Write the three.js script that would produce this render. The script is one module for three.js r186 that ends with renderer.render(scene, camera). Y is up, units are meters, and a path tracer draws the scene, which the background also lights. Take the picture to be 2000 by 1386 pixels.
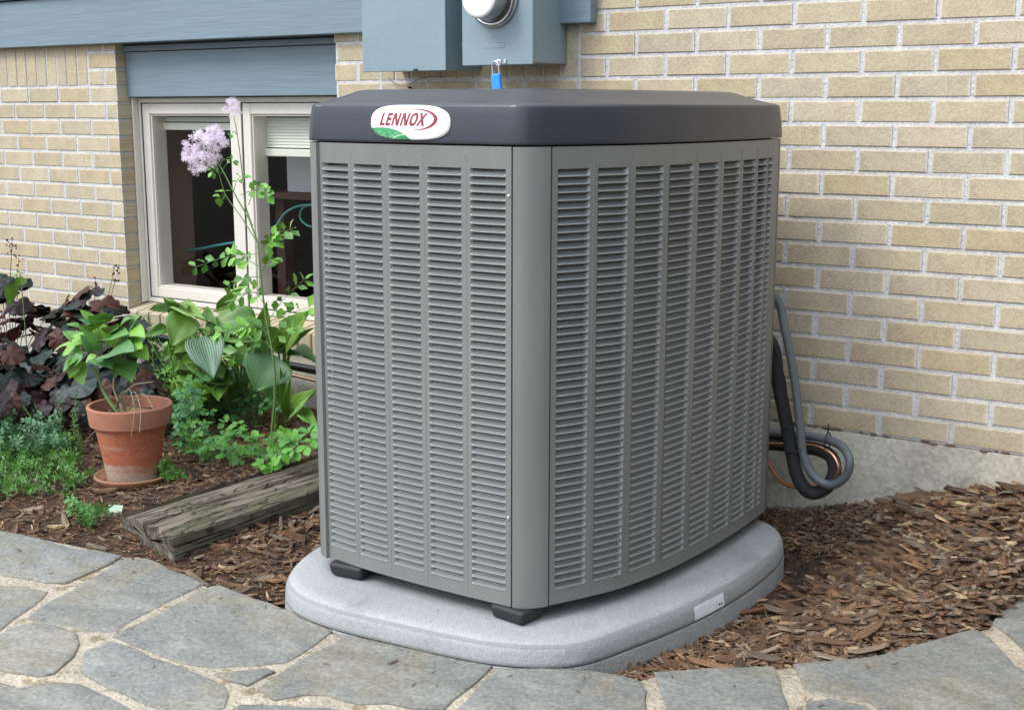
import * as THREE from 'three';
import { mergeGeometries } from 'three/addons/utils/BufferGeometryUtils.js';
import { RoundedBoxGeometry } from 'three/addons/geometries/RoundedBoxGeometry.js';

// ------------------------------------------------------------------ camera, sky, sun, exposure
const scene = new THREE.Scene();
const PW = 2000, PH = 1386, FPX = 2567.31;
const camera = new THREE.PerspectiveCamera(2 * Math.atan(PH / 2 / FPX) * 180 / Math.PI, PW / PH, 0.05, 400);
camera.position.set(1.498, 1.203, 3.618);
camera.rotation.order = 'YXZ';
camera.rotation.set(-0.18512, 0.59817, -0.00123);
camera.updateMatrixWorld();
const renderer = new THREE.WebGLRenderer({ antialias: true });
renderer.toneMapping = THREE.LinearToneMapping;
renderer.toneMappingExposure = 2.2;
renderer.shadowMap.enabled = true;

const SUN = new THREE.Vector3(-0.34, 0.70, 0.62).normalize();
{ // bright overcast: luminance rises to the zenith, with a broad glow round the veiled sun
  const W = 256, H = 128, d = new Float32Array(W * H * 4), v = new THREE.Vector3();
  for (let j = 0; j < H; j++) for (let i = 0; i < W; i++) {
    const el = ((j + .5) / H - .5) * Math.PI, az = ((i + .5) / W - .5) * 2 * Math.PI;
    v.set(Math.cos(el) * Math.cos(az), Math.sin(el), Math.cos(el) * Math.sin(az));
    const s = Math.max(0, Math.sin(el));
    let L = el > 0 ? 0.42 + 0.62 * s : 0.16;
    const c = Math.max(0, v.dot(SUN));
    if (el > 0) L += 0.9 * Math.pow(c, 5);
    const o = (j * W + i) * 4;
    d[o] = L * 0.915; d[o + 1] = L * 0.985; d[o + 2] = L * 1.14; d[o + 3] = 1;
  }
  const t = new THREE.DataTexture(d, W, H, THREE.RGBAFormat, THREE.FloatType);
  t.mapping = THREE.EquirectangularReflectionMapping; t.magFilter = THREE.LinearFilter; t.minFilter = THREE.LinearFilter;
  t.wrapS = THREE.RepeatWrapping; t.needsUpdate = true;
  scene.background = t; scene.environment = t;
}
const sun = new THREE.DirectionalLight(0xfff4e4, 0.9);
sun.position.copy(SUN).multiplyScalar(12); sun.target.position.set(-0.5, 0.4, 0.6);
sun.castShadow = true; sun.shadow.radius = 34; sun.shadow.mapSize.set(2048, 2048);
Object.assign(sun.shadow.camera, { left: -6, right: 6, top: 6, bottom: -6, near: 1, far: 30 });
scene.add(sun, sun.target);

// ------------------------------------------------------------------ helpers
let seed = 20240611;
const rnd = () => { seed |= 0; seed = seed + 0x6D2B79F5 | 0; let t = Math.imul(seed ^ seed >>> 15, 1 | seed); t = t + Math.imul(t ^ t >>> 7, 61 | t) ^ t; return ((t ^ t >>> 14) >>> 0) / 4294967296; };
const rr = (a, b) => a + (b - a) * rnd();
const V3 = (x, y, z) => new THREE.Vector3(x, y, z);
const lerp = (a, b, t) => a + (b - a) * t;
const sst = (a, b, x) => { const t = Math.min(1, Math.max(0, (x - a) / (b - a))); return t * t * (3 - 2 * t); };
const used = {};
const numbered = n => { if (!(n in used)) { used[n] = 0; return n; } used[n]++; return n + '_' + String(used[n]).padStart(3, '0'); };
function rayDir(px, py) { return V3((px - PW / 2) / FPX, -(py - PH / 2) / FPX, -1).applyEuler(camera.rotation); }
function onY(px, py, y) { const d = rayDir(px, py); return camera.position.clone().addScaledVector(d, (y - camera.position.y) / d.y); }
function onZ(px, py, z) { const d = rayDir(px, py); return camera.position.clone().addScaledVector(d, (z - camera.position.z) / d.z); }
function shade(o) { o.castShadow = true; o.receiveShadow = true; return o; }
function tag(o, label, category, group, kind) { o.userData.label = label; o.userData.category = category; if (group) o.userData.group = group; if (kind) o.userData.kind = kind; return o; }
function mesh(name, geo, mat, parent) { const m = shade(new THREE.Mesh(geo, mat)); m.name = parent ? name : numbered(name); (parent || scene).add(m); return m; }
function thing(name, label, category, pos, group) { const g = new THREE.Group(); g.name = numbered(name); if (pos) g.position.copy(pos); scene.add(g); return tag(g, label, category, group); }
function structure(name, geo, mat, label) { const m = mesh(name, geo, mat); m.userData.kind = 'structure'; if (label) m.userData.label = label; return m; }
const merge = a => { a = a.map(g => g.index ? g.toNonIndexed() : g); const keys = ['position', 'normal', 'uv']; for (const g of a) for (const k of Object.keys(g.attributes)) if (!keys.includes(k)) g.deleteAttribute(k); return mergeGeometries(a); };
// quads with flat or smooth normals
class QB {
  constructor() { this.p = []; this.uv = []; this.ix = []; this.c = null; }
  v(x, y, z, u = 0, w = 0) { this.p.push(x, y, z); this.uv.push(u, w); return this.p.length / 3 - 1; }
  q(a, b, c, d) { this.ix.push(a, b, c, a, c, d); }
  t(a, b, c) { this.ix.push(a, b, c); }
  geo(flat) {
    let g = new THREE.BufferGeometry();
    g.setAttribute('position', new THREE.Float32BufferAttribute(this.p, 3)); g.setAttribute('uv', new THREE.Float32BufferAttribute(this.uv, 2));
    g.setIndex(this.ix); if (flat) g = g.toNonIndexed(); g.computeVertexNormals(); return g;
  }
}
// a box with rounded or plain edges, uv in metres
function boxUV(g, s = 1) {
  g = g.index ? g.toNonIndexed() : g; const p = g.attributes.position, n = g.attributes.normal, uv = new Float32Array(p.count * 2);
  for (let i = 0; i < p.count; i++) {
    const ax = Math.abs(n.getX(i)), ay = Math.abs(n.getY(i)), az = Math.abs(n.getZ(i));
    const [a, b] = az >= ax && az >= ay ? [p.getX(i), p.getY(i)] : ax >= ay ? [p.getZ(i), p.getY(i)] : [p.getX(i), p.getZ(i)];
    uv[i * 2] = a * s; uv[i * 2 + 1] = b * s;
  }
  g.setAttribute('uv', new THREE.BufferAttribute(uv, 2)); return g;
}
function box(x0, x1, y0, y1, z0, z1, r = 0) {
  const w = x1 - x0, h = y1 - y0, d = z1 - z0;
  const g = r ? new RoundedBoxGeometry(w, h, d, 2, Math.min(r, w / 2.01, h / 2.01, d / 2.01)) : new THREE.BoxGeometry(w, h, d);
  g.translate((x0 + x1) / 2, (y0 + y1) / 2, (z0 + z1) / 2); return boxUV(g);
}
function tube(pts, r, seg = 24, rad = 8) { const c = new THREE.CatmullRomCurve3(pts); return new THREE.TubeGeometry(c, seg, r, rad, false); }
function taperTube(pts, r0, r1, seg = 10, rad = 5) {
  const c = new THREE.CatmullRomCurve3(pts), g = new THREE.TubeGeometry(c, seg, 1, rad, false), p = g.attributes.position;
  for (let i = 0; i <= seg; i++) { const o = c.getPointAt(i / seg), r = lerp(r0, r1, i / seg); for (let j = 0; j <= rad; j++) { const k = i * (rad + 1) + j; p.setXYZ(k, o.x + (p.getX(k) - o.x) * r, o.y + (p.getY(k) - o.y) * r, o.z + (p.getZ(k) - o.z) * r); } }
  return g;
}

// ------------------------------------------------------------------ noise and textures
const H2 = (x, y, s) => { let h = Math.imul(x, 374761393) ^ Math.imul(y, 668265263) ^ Math.imul(s, 1442695041); h = Math.imul(h ^ h >>> 13, 1274126177); return ((h ^ h >>> 16) >>> 0) / 4294967296; };
function vn(x, y, per, s) { const xi = Math.floor(x), yi = Math.floor(y), fx = x - xi, fy = y - yi, u = fx * fx * (3 - 2 * fx), v = fy * fy * (3 - 2 * fy), m = (a, p) => ((a % p) + p) % p, px = per[0], py = per[1]; const a = H2(m(xi, px), m(yi, py), s), b = H2(m(xi + 1, px), m(yi, py), s), c = H2(m(xi, px), m(yi + 1, py), s), d = H2(m(xi + 1, px), m(yi + 1, py), s); return lerp(lerp(a, b, u), lerp(c, d, u), v); }
function fbm(u, v, fx, fy, oct, s) { let a = 0, w = .5, t = 0; for (let o = 0; o < oct; o++) { a += w * vn(u * fx, v * fy, [fx, fy], s + o * 17); t += w; w *= .55; fx *= 2; fy *= 2; } return a / t; }
function tex(n, fn, srgb = true, rep = 1) { // fn(u,v) -> [r,g,b] 0..1
  const d = new Uint8Array(n * n * 4); for (let j = 0; j < n; j++) for (let i = 0; i < n; i++) { const c = fn(i / n, j / n), o = (j * n + i) * 4; for (let k = 0; k < 3; k++) d[o + k] = Math.max(0, Math.min(255, (c.length ? c[k] : c) * 255)); d[o + 3] = 255; }
  const t = new THREE.DataTexture(d, n, n); t.wrapS = t.wrapT = THREE.RepeatWrapping; t.magFilter = THREE.LinearFilter; t.minFilter = THREE.LinearMipmapLinearFilter; t.generateMipmaps = true; if (srgb) t.colorSpace = THREE.SRGBColorSpace; t.repeat.set(rep, rep); t.needsUpdate = true; return t;
}
const mix3 = (a, b, t) => [lerp(a[0], b[0], t), lerp(a[1], b[1], t), lerp(a[2], b[2], t)];
const lin = (r, g, b) => new THREE.Color().setRGB(r, g, b);
function std(color, o = {}) { return new THREE.MeshStandardMaterial(Object.assign({ color, roughness: .8, side: THREE.DoubleSide }, o)); }
function phys(color, o = {}) { return new THREE.MeshPhysicalMaterial(Object.assign({ color, roughness: .6, side: THREE.DoubleSide }, o)); }

const T = {};
T.grain = tex(512, (u, v) => { const a = fbm(u, v, 8, 8, 3, 3), b = fbm(u, v, 96, 96, 2, 9), sp = H2(u * 512 | 0, v * 512 | 0, 5); let x = .86 + .07 * (a - .5) + .16 * (b - .5); if (sp > .985) x -= .14; return [x + .01, x + .02 * (a - .5), x - .01]; }, true, 2.5);
T.grainB = tex(256, (u, v) => .5 + .8 * (fbm(u, v, 64, 64, 3, 21) - .5), false, 5);
T.conc = tex(512, (u, v) => { const a = fbm(u, v, 5, 5, 5, 31), b = fbm(u, v, 120, 120, 1, 33), st = fbm(u, v, 3, 7, 4, 35); let x = .72 + .25 * (a - .5) + .12 * (b - .5); const s = sst(.56, .7, st); return [x - .08 * s, x - .085 * s, x - .11 * s]; }, true, .9);
T.concB = tex(256, (u, v) => .5 + .7 * (fbm(u, v, 48, 48, 3, 41) - .5) + .3 * (fbm(u, v, 8, 8, 2, 43) - .5), false, 3);
T.pad = tex(512, (u, v) => { const a = fbm(u, v, 4, 4, 4, 51), b = H2(u * 512 | 0, v * 512 | 0, 53), c = fbm(u, v, 150, 150, 1, 52); let x = .82 + .10 * (a - .5) + .10 * (c - .5) - .05 * sst(.58, .75, fbm(u, v, 7, 5, 4, 58)); if (b > .97) x += .05; if (b < .02) x -= .07; return [x, x, x]; }, true, 2);
T.padB = tex(256, (u, v) => .5 + .9 * (fbm(u, v, 90, 90, 2, 55) - .5), false, 4);
T.stone = tex(1024, (u, v) => {
  const a = fbm(u, v, 3, 3, 5, 61), b = fbm(u, v, 6, 14, 5, 63), c = fbm(u, v, 120, 120, 2, 65), e = fbm(u, v, 9, 5, 4, 67), w = Math.abs(fbm(u, v, 5, 12, 4, 69) - .5);
  let x = [.655, .665, .65]; x = mix3(x, [.68, .665, .61], sst(.46, .64, a)); x = mix3(x, [.61, .625, .62], .7 * sst(.5, .66, e)); x = mix3(x, [.72, .72, .70], .5 * sst(.5, .75, b));
  const k = .22 * (c - .5) + .13 * (b - .5) - .04 * sst(.018, .0, w); return [x[0] + k, x[1] + k, x[2] + k];
}, true, 1.3);
T.stoneB = tex(512, (u, v) => { const w = fbm(u, v, 4, 9, 5, 71); return .45 + .7 * (w - .5) + .25 * (fbm(u, v, 60, 60, 2, 73) - .5) - .2 * sst(.02, 0, Math.abs(fbm(u, v, 5, 12, 4, 69) - .5)); }, false, 1.3);
T.mortar = tex(512, (u, v) => { const a = fbm(u, v, 6, 6, 4, 81), b = fbm(u, v, 110, 110, 2, 83); const x = .76 + .2 * (a - .5) + .2 * (b - .5); const d = sst(.6, .72, fbm(u, v, 14, 14, 3, 85)); return [x - .15 * d, x * .965 - .17 * d, x * .89 - .2 * d]; }, true, 2);
T.wallMortar = tex(512, (u, v) => { const x = .82 + .12 * (fbm(u, v, 6, 6, 4, 181) - .5) + .16 * (fbm(u, v, 110, 110, 2, 183) - .5); return [x, x, x * .985]; }, true, 2);
T.mortarB = tex(256, (u, v) => .5 + (fbm(u, v, 40, 40, 3, 87) - .5), false, 3);
T.paint = tex(512, (u, v) => { const a = fbm(u, v, 4, 3, 4, 91), g = fbm(u, v, 6, 120, 3, 93); const x = .86 + .07 * (a - .5) + .07 * (g - .5); return [x, x, x]; }, true, 1);
T.paintB = tex(512, (u, v) => { const wv = v + .004 * Math.sin(u * 6.283 * 2) + .006 * fbm(u, v, 3, 3, 2, 95); const g = fbm(u, wv, 10, 150, 3, 97); return .5 + .8 * (g - .5); }, false, 1);
T.soil = tex(1024, (u, v) => { const a = fbm(u, v, 6, 6, 4, 101), b = fbm(u, v, 90, 90, 3, 103), c = fbm(u, v, 30, 30, 3, 104); const x = mix3([.25, .18, .125], [.40, .29, .19], sst(.3, .7, a * .5 + c * .5)); const k = .4 * (b - .5); return [x[0] + k, x[1] + k * .85, x[2] + k * .7]; }, true, 1.6);
T.soilB = tex(512, (u, v) => .5 + (fbm(u, v, 24, 24, 4, 107) - .5), false, 2);
T.timber = tex(512, (u, v) => { const g = fbm(u, v, 4, 70, 4, 111), a = fbm(u, v, 3, 5, 4, 113), c = Math.abs(fbm(u, v, 3, 14, 4, 115) - .5); let x = mix3([.33, .31, .28], [.52, .50, .46], sst(.3, .7, g)); x = mix3(x, [.36, .37, .29], .7 * sst(.52, .7, a)); const k = -.2 * sst(.03, 0, c); return [x[0] + k, x[1] + k, x[2] + k]; }, true, 2);
T.timberB = tex(512, (u, v) => { const g = fbm(u, v, 4, 60, 4, 111), c = Math.abs(fbm(u, v, 3, 14, 4, 115) - .5); return .3 + .6 * g - .5 * sst(.05, 0, c); }, false, 2);
T.terra = tex(512, (u, v) => { const a = fbm(u, v, 6, 4, 5, 121), b = fbm(u, v, 90, 60, 2, 123), e = v + .14 * (fbm(u, v, 7, 5, 4, 125) - .5); let x = mix3([.70, .41, .29], [.63, .36, .26], a); x = mix3(x, [.66, .60, .54], .95 * sst(.42, .16, e) + .55 * sst(.52, .74, fbm(u, v, 5, 9, 4, 127))); const k = .12 * (b - .5); return [x[0] + k, x[1] + k, x[2] + k]; });
T.bark = tex(256, (u, v) => { const g = fbm(u, v, 5, 40, 4, 131); const x = .82 + .6 * (g - .5); return [x, x * .98, x * .94]; });
T.wear = tex(512, (u, v) => { const a = fbm(u, v, 4, 6, 5, 141); const x = .93 + .08 * (a - .5) + .03 * (fbm(u, v, 130, 130, 1, 143) - .5); return [x, x, x]; });
T.vein = tex(256, (u, v) => { const f = Math.abs(((v * 18) % 1) - .5) * 2, x = .74 + .24 * sst(.1, .8, f) + .08 * (fbm(u, v, 6, 6, 3, 161) - .5); return [x, x, x * .95]; });
T.veinS = tex(256, (u, v) => { const f = Math.abs(((v * 15) % 1) - .5) * 2, x = lerp(.55, 1, sst(.3, .8, f)); return [x * .92, x, x * .95]; });
T.dust = tex(512, (u, v) => { const a = fbm(u, v, 3, 2, 5, 171), st = fbm(u, v, 40, 3, 3, 173), sp = fbm(u, v, 60, 60, 2, 175); const x = .90 + .08 * (a - .5) + .05 * (st - .5) + .025 * sst(.66, .8, sp) * sst(.5, .65, a); return [x, x * .995, x * .98]; });
T.fins = tex(256, (u, v) => .5 + .5 * Math.sin(u * 6.283 * 64), false, 4);
T.orange = tex(256, (u, v) => .5 + (fbm(u, v, 70, 70, 2, 151) - .5), false, 6);

// ------------------------------------------------------------------ materials
const M = {};
const brickCols = [[.62, .54, .37], [.65, .565, .39], [.585, .51, .35], [.605, .535, .385], [.665, .585, .42], [.61, .515, .335]];
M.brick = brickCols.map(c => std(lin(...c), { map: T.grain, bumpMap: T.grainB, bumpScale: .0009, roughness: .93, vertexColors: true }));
M.mortar = std(lin(.84, .85, .86), { map: T.wallMortar, bumpMap: T.mortarB, bumpScale: .003, roughness: .95 });
M.foundation = std(lin(1, .95, .77), { map: T.conc, bumpMap: T.concB, bumpScale: .0018, roughness: .95 });
M.paint = std(lin(.235, .32, .37), { map: T.paint, bumpMap: T.paintB, bumpScale: .0008, roughness: .5 });
M.frame = std(lin(.78, .74, .64), { map: T.wear, roughness: .45 });
M.frameGasket = std(lin(.05, .05, .05), { roughness: .7 });
M.glass = phys(0xffffff, { transmission: 1, thickness: 0, roughness: 0.01, ior: 1.5 });
M.blind = std(lin(.66, .68, .58), { roughness: .6 });
M.boxGrey = phys(lin(.255, .34, .38), { map: T.wear, roughness: .34 });
M.steel = std(lin(.62, .62, .63), { metalness: 1, roughness: .22 });
M.cab = phys(lin(.222, .232, .224), { map: T.dust, roughness: .40, bumpMap: T.orange, bumpScale: .00025 });
M.blade = phys(lin(.222, .232, .224), { roughness: .26 });
M.inner = std(lin(.30, .30, .30), { roughness: .6, bumpMap: T.fins, bumpScale: .004 });
M.cap = phys(lin(.033, .037, .050), { roughness: .30, bumpMap: T.orange, bumpScale: .00022, map: T.wear });
M.rubber = std(lin(.014, .014, .015), { roughness: .6 });
M.pad = std(lin(.50, .52, .515), { map: T.pad, bumpMap: T.padB, bumpScale: .0009, roughness: .6 });
M.padBase = std(lin(.50, .52, .515), { map: T.pad, bumpMap: T.padB, bumpScale: .0015, roughness: .8 });
M.stone = [[.47, .465, .435], [.44, .445, .43], [.49, .475, .43], [.45, .45, .42], [.49, .485, .46]].map(c => std(lin(...c), { map: T.stone, bumpMap: T.stoneB, bumpScale: .0035, roughness: .72 }));
M.grout = std(lin(.68, .645, .575), { map: T.mortar, bumpMap: T.mortarB, bumpScale: .006, roughness: .95 });
M.soil = std(lin(.55, .5, .46), { map: T.soil, bumpMap: T.soilB, bumpScale: .02, roughness: 1 });
M.timber = std(lin(.78, .73, .64), { map: T.timber, bumpMap: T.timberB, bumpScale: .008, roughness: .95 });
M.terra = std(lin(.92, .92, .92), { map: T.terra, bumpMap: T.grainB, bumpScale: .0008, roughness: .88 });
M.copper = std(lin(.72, .38, .24), { metalness: 1, roughness: .28 });
M.foam = std(lin(.018, .018, .019), { roughness: .75, bumpMap: T.concB, bumpScale: .001 });
M.conduit = std(lin(.11, .125, .13), { roughness: .45 });
M.black = std(lin(.012, .012, .013), { roughness: .45 });
const leafM = (r, g, b, o = {}) => phys(lin(r, g, b), Object.assign({ roughness: .45, transmission: .18, thickness: 0 }, o));

// ================================================================== SETTING
const patioEdge = [[-400, 960], [-60, 1028], [0, 1036], [100, 1052], [240, 1080], [400, 1136], [520, 1188], [640, 1226], [680, 1242], [960, 1298], [1060, 1306], [1160, 1314], [1240, 1330], [1290, 1316], [1500, 1303], [1640, 1292], [1720, 1283], [1905, 1232], [1936, 1222], [1950, 1205], [2000, 1166], [2090, 1100], [2300, 960]].map(p => onY(p[0], p[1], -.006));
const edgePts = patioEdge.map(p => [p.x, p.z]).sort((a, b) => a[0] - b[0]);
const edgeZ = x => { let i = 1; while (i < edgePts.length - 1 && edgePts[i][0] < x) i++; const a = edgePts[i - 1], b = edgePts[i]; return lerp(a[1], b[1], Math.max(0, Math.min(1, (x - a[0]) / (b[0] - a[0])))); };
// ground height: patio at 0, mulch bed banked against the house on the right
function bedH(x, z) {
  const wallR = -.012 + .255 * Math.max(0, Math.min(1.0, x)) + .01;
  const up = Math.max(Math.pow(Math.max(0, 1 - z / Math.max(.4, Math.min(1.1, edgeZ(x) - .05))), 1.15) * sst(.22, .62, x), sst(.30, .02, z));
  const right = lerp(-.05, wallR, up), left = lerp(-.03, .055, sst(1.62, .85, z) * sst(-.75, -1.35, x) + sst(.5, .1, z) * .3);
  let h = lerp(left, right, sst(-.6, .1, x));
  h += .012 * (fbm(x * .23 + 5, z * .23 + 5, 16, 16, 3, 201) - .5) + .016 * (fbm(x * .1 + 3, z * .1 + 3, 32, 32, 2, 203) - .5);
  return h;
}
{ // one sheet of ground far beyond the frame, fine near the house
  const xs = [], zs = []; for (let x = -60; x < -4; x += 4) xs.push(x); for (let x = -4; x <= 3; x += .04) xs.push(x); for (let x = 4; x <= 60; x += 4) xs.push(x);
  for (let z = -.03; z <= 2.2; z += .04) zs.push(z); for (let z = 2.4; z <= 60; z += z < 5 ? .4 : 4) zs.push(z);
  const q = new QB(); for (const z of zs) for (const x of xs) q.v(x, bedH(Math.max(-4, Math.min(1.2, x)), z) - (z > 2.1 ? .05 : 0), z, x, z);
  const n = xs.length; for (let j = 0; j < zs.length - 1; j++) for (let i = 0; i < n - 1; i++) q.q(j * n + i, (j + 1) * n + i, (j + 1) * n + i + 1, j * n + i + 1);
  structure('ground', q.geo(), M.soil, 'dark soil of the planting bed running along the house');
}

// ---- flagstone patio
const poly = (s, ox, oy, pts) => pts.map(([x, y]) => [ox + x / s, oy + y / s]);
const stonesPx = [
  poly(2.586, 0, 850, [[-60, 470], [0, 482], [200, 522], [380, 577], [608, 607], [560, 640], [330, 742], [230, 738], [100, 713], [0, 698], [-60, 690]]),
  poly(2.586, 0, 850, [[-70, 752], [0, 755], [120, 762], [238, 786], [170, 850], [60, 926], [0, 978], [-70, 1000]]),
  poly(2.586, 0, 850, [[640, 615], [740, 620], [1028, 745], [960, 778], [740, 886], [560, 985], [420, 985], [360, 958], [200, 938], [135, 918], [200, 862], [420, 742], [560, 662]]),
  poly(2.586, 0, 850, [[1110, 757], [1230, 802], [1490, 893], [1678, 975], [1640, 1008], [1500, 1106], [1440, 1140], [1270, 1155], [1070, 1164], [920, 1144], [760, 1078], [575, 1010], [620, 984], [800, 902], [960, 814], [1060, 765]]),
  poly(2.586, 0, 850, [[-60, 1010], [0, 1008], [60, 972], [160, 952], [300, 967], [376, 1000], [392, 1050], [366, 1110], [270, 1196], [200, 1210], [60, 1190], [0, 1176], [-60, 1150]]),
  poly(2.586, 0, 850, [[430, 1092], [560, 1044], [680, 1074], [760, 1122], [900, 1168], [1000, 1204], [1128, 1262], [1148, 1302], [1128, 1366], [1000, 1402], [840, 1390], [560, 1272], [480, 1230], [412, 1188], [422, 1130]]),
  poly(2.586, 0, 850, [[-80, 1230], [0, 1243], [100, 1272], [250, 1243], [400, 1250], [520, 1304], [680, 1392], [740, 1450], [700, 1600], [-100, 1620]]),
  poly(2.586, 0, 850, [[1088, 1202], [1200, 1193], [1345, 1178], [1382, 1192], [1250, 1256], [1160, 1232]]),
  poly(2.851, 560, 900, [[330, 972], [700, 1038], [1138, 1140], [1100, 1178], [980, 1278], [866, 1378], [720, 1374], [560, 1340], [400, 1344], [240, 1296], [100, 1296], [-60, 1325], [-155, 1262], [-60, 1195], [120, 1090]]),
  [[975, 1306], [1060, 1302], [1150, 1309], [1215, 1319], [1248, 1330], [1260, 1347], [1256, 1400], [1240, 1480], [860, 1480], [890, 1390], [932, 1345]],
  [[1280, 1313], [1390, 1306], [1510, 1301], [1522, 1326], [1533, 1366], [1542, 1440], [1538, 1500], [1312, 1500], [1308, 1390], [1293, 1346]],
  [[1552, 1296], [1640, 1289], [1715, 1281], [1780, 1261], [1905, 1229], [1933, 1247], [1983, 1302], [2060, 1342], [2060, 1500], [1850, 1500], [1702, 1368], [1587, 1350], [1572, 1334]],
  [[1941, 1216], [1952, 1201], [2000, 1161], [2080, 1110], [2170, 1200], [2110, 1320], [2012, 1278], [1976, 1241]],
  [[1578, 1372], [1622, 1364], [1688, 1378], [1738, 1420], [1800, 1500], [1573, 1500]],
  [[425, 1402], [470, 1374], [560, 1376], [640, 1382], [720, 1396], [846, 1402], [810, 1500], [410, 1500]],
];
function stoneGeo(pts, top, th, irregular = true) { // pts: [x,z] world, in order; chamfered slab with a slightly wandering outline
  const out = []; const n = pts.length;
  for (let i = 0; i < n; i++) {
    const a = pts[i], b = pts[(i + 1) % n], L = Math.hypot(b[0] - a[0], b[1] - a[1]), k = Math.max(1, Math.round(L / .05));
    for (let s = 0; s < k; s++) { const t = s / k; out.push([lerp(a[0], b[0], t) + (irregular && s ? rr(-.0035, .0035) : 0), lerp(a[1], b[1], t) + (irregular && s ? rr(-.0035, .0035) : 0)]); }
  }
  let cx = 0, cz = 0; for (const p of out) { cx += p[0]; cz += p[1]; } cx /= out.length; cz /= out.length;
  const q = new QB(), uo = rr(0, 5), vo = rr(0, 5), ang = rr(-.4, .4), ca = Math.cos(ang), sa = Math.sin(ang), UV = (x, z) => [uo + ca * x - sa * z, vo + sa * x + ca * z];
  const tilt = [rr(-.006, .006), rr(-.006, .006)], N = out.length;
  const ring = (f, y, jit = 0) => { const b = q.p.length / 3; for (const p of out) { const dx = p[0] - cx, dz = p[1] - cz, L = Math.hypot(dx, dz), k = (L - f) / L; const x = cx + dx * k, z = cz + dz * k; q.v(x, y + tilt[0] * dx + tilt[1] * dz + rr(-jit, jit), z, ...UV(x, z)); } return b; };
  const rs = [ring(0, top - th), ring(0, top - .0045, .001), ring(.003, top - .0008, .0008), ring(.018, top, .0008)];
  for (let r = 0; r < 3; r++) for (let i = 0; i < N; i++) { const j = (i + 1) % N; q.q(rs[r] + i, rs[r + 1] + i, rs[r + 1] + j, rs[r] + j); }
  const c = q.v(cx, top, cz, ...UV(cx, cz)); for (let i = 0; i < N; i++) q.t(rs[3] + i, c, rs[3] + (i + 1) % N);
  return q.geo();
}
{
  const sh = patioEdge.map(p => [p.x, p.z]); const q = new QB(); // fan strip from the edge out to far in front
  const n = sh.length; const rows = [0, .03, .3, 1, 3, 9];
  for (const r of rows) sh.forEach((p, i) => { const t = i / (n - 1), fx = lerp(-4.5, 4.2, t), fz = 7.5; const k = r / 9; q.v(lerp(p[0], fx, k * k * .5 + k * .5), r === 0 ? -.09 : -.0045, lerp(p[1], fz, k), 0, 0); });
  for (let i = 0; i < q.p.length / 3; i++) { q.uv[i * 2] = q.p[i * 3]; q.uv[i * 2 + 1] = q.p[i * 3 + 2]; }
  for (let r = 0; r < rows.length - 1; r++) for (let i = 0; i < n - 1; i++) q.q(r * n + i, (r + 1) * n + i, (r + 1) * n + i + 1, r * n + i + 1);
  // raise row 0 duplicate so the edge is a real step
  const patio = structure('patio', q.geo(), M.grout, 'sandy mortar bed of the irregular flagstone patio');
  for (const px of stonesPx) { let w = px.map(p => { const o = onY(p[0], p[1], 0); return [o.x, o.z]; }); { const mx = w.reduce((a, p) => a + p[0], 0) / w.length, mz = w.reduce((a, p) => a + p[1], 0) / w.length; w = w.map(p => { const d = Math.hypot(p[0] - mx, p[1] - mz); return [mx + (p[0] - mx) * (1 + .004 / d), mz + (p[1] - mz) * (1 + .004 / d)]; }); } mesh('flagstone', stoneGeo(w, rr(-.002, .002), .06), M.stone[Math.floor(rnd() * 5)], patio); }
  // stones that carry the paving on below the frame
  const a = onY(-100, 1500, 0), b = onY(2100, 1500, 0);
  for (let r = 0; r < 4; r++) for (let c = 0; c < 8; c++) {
    const L = p => [p[0], p[1]]; const base = (i, j) => { const s = H2(i, j, 7) - .5, s2 = H2(i, j, 9) - .5; const t = i / 8; return [lerp(a.x, b.x, t) * (1 + .25 * j) + .09 * s - .4 * (.5 - t) * j, lerp(a.z, b.z, t) + .38 * j + .14 + .09 * s2]; };
    const P = [base(c, r), base(c + 1, r), base(c + 1, r + 1), base(c, r + 1)].map(L); const cx = (P[0][0] + P[2][0]) / 2, cz = (P[0][1] + P[2][1]) / 2;
    if (Math.hypot(cx - camera.position.x, cz - camera.position.z) < .0) continue;
    mesh('flagstone', stoneGeo(P.map(p => [cx + (p[0] - cx) * .93, cz + (p[1] - cz) * .93]), 0, .05), M.stone[(r * 3 + c) % 5], patio);
  }
}

{ // lawn beyond the paving, mirrored in the window panes
  const q = new QB(), xs = [-60, -40, -25, -15, -9, -6, -4.6], zs = [.9, 3, 6, 10, 20, 40, 60]; for (const z of zs) for (const x of xs) q.v(x, .02, z, x, z); const n = xs.length; for (let j = 0; j < zs.length - 1; j++) for (let i = 0; i < n - 1; i++) q.q(j * n + i, (j + 1) * n + i, (j + 1) * n + i + 1, j * n + i + 1);
  structure('lawn', q.geo(), std(lin(.10, .20, .05), { map: T.soil, roughness: .9 }), 'green lawn beyond the paving');
}
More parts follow.
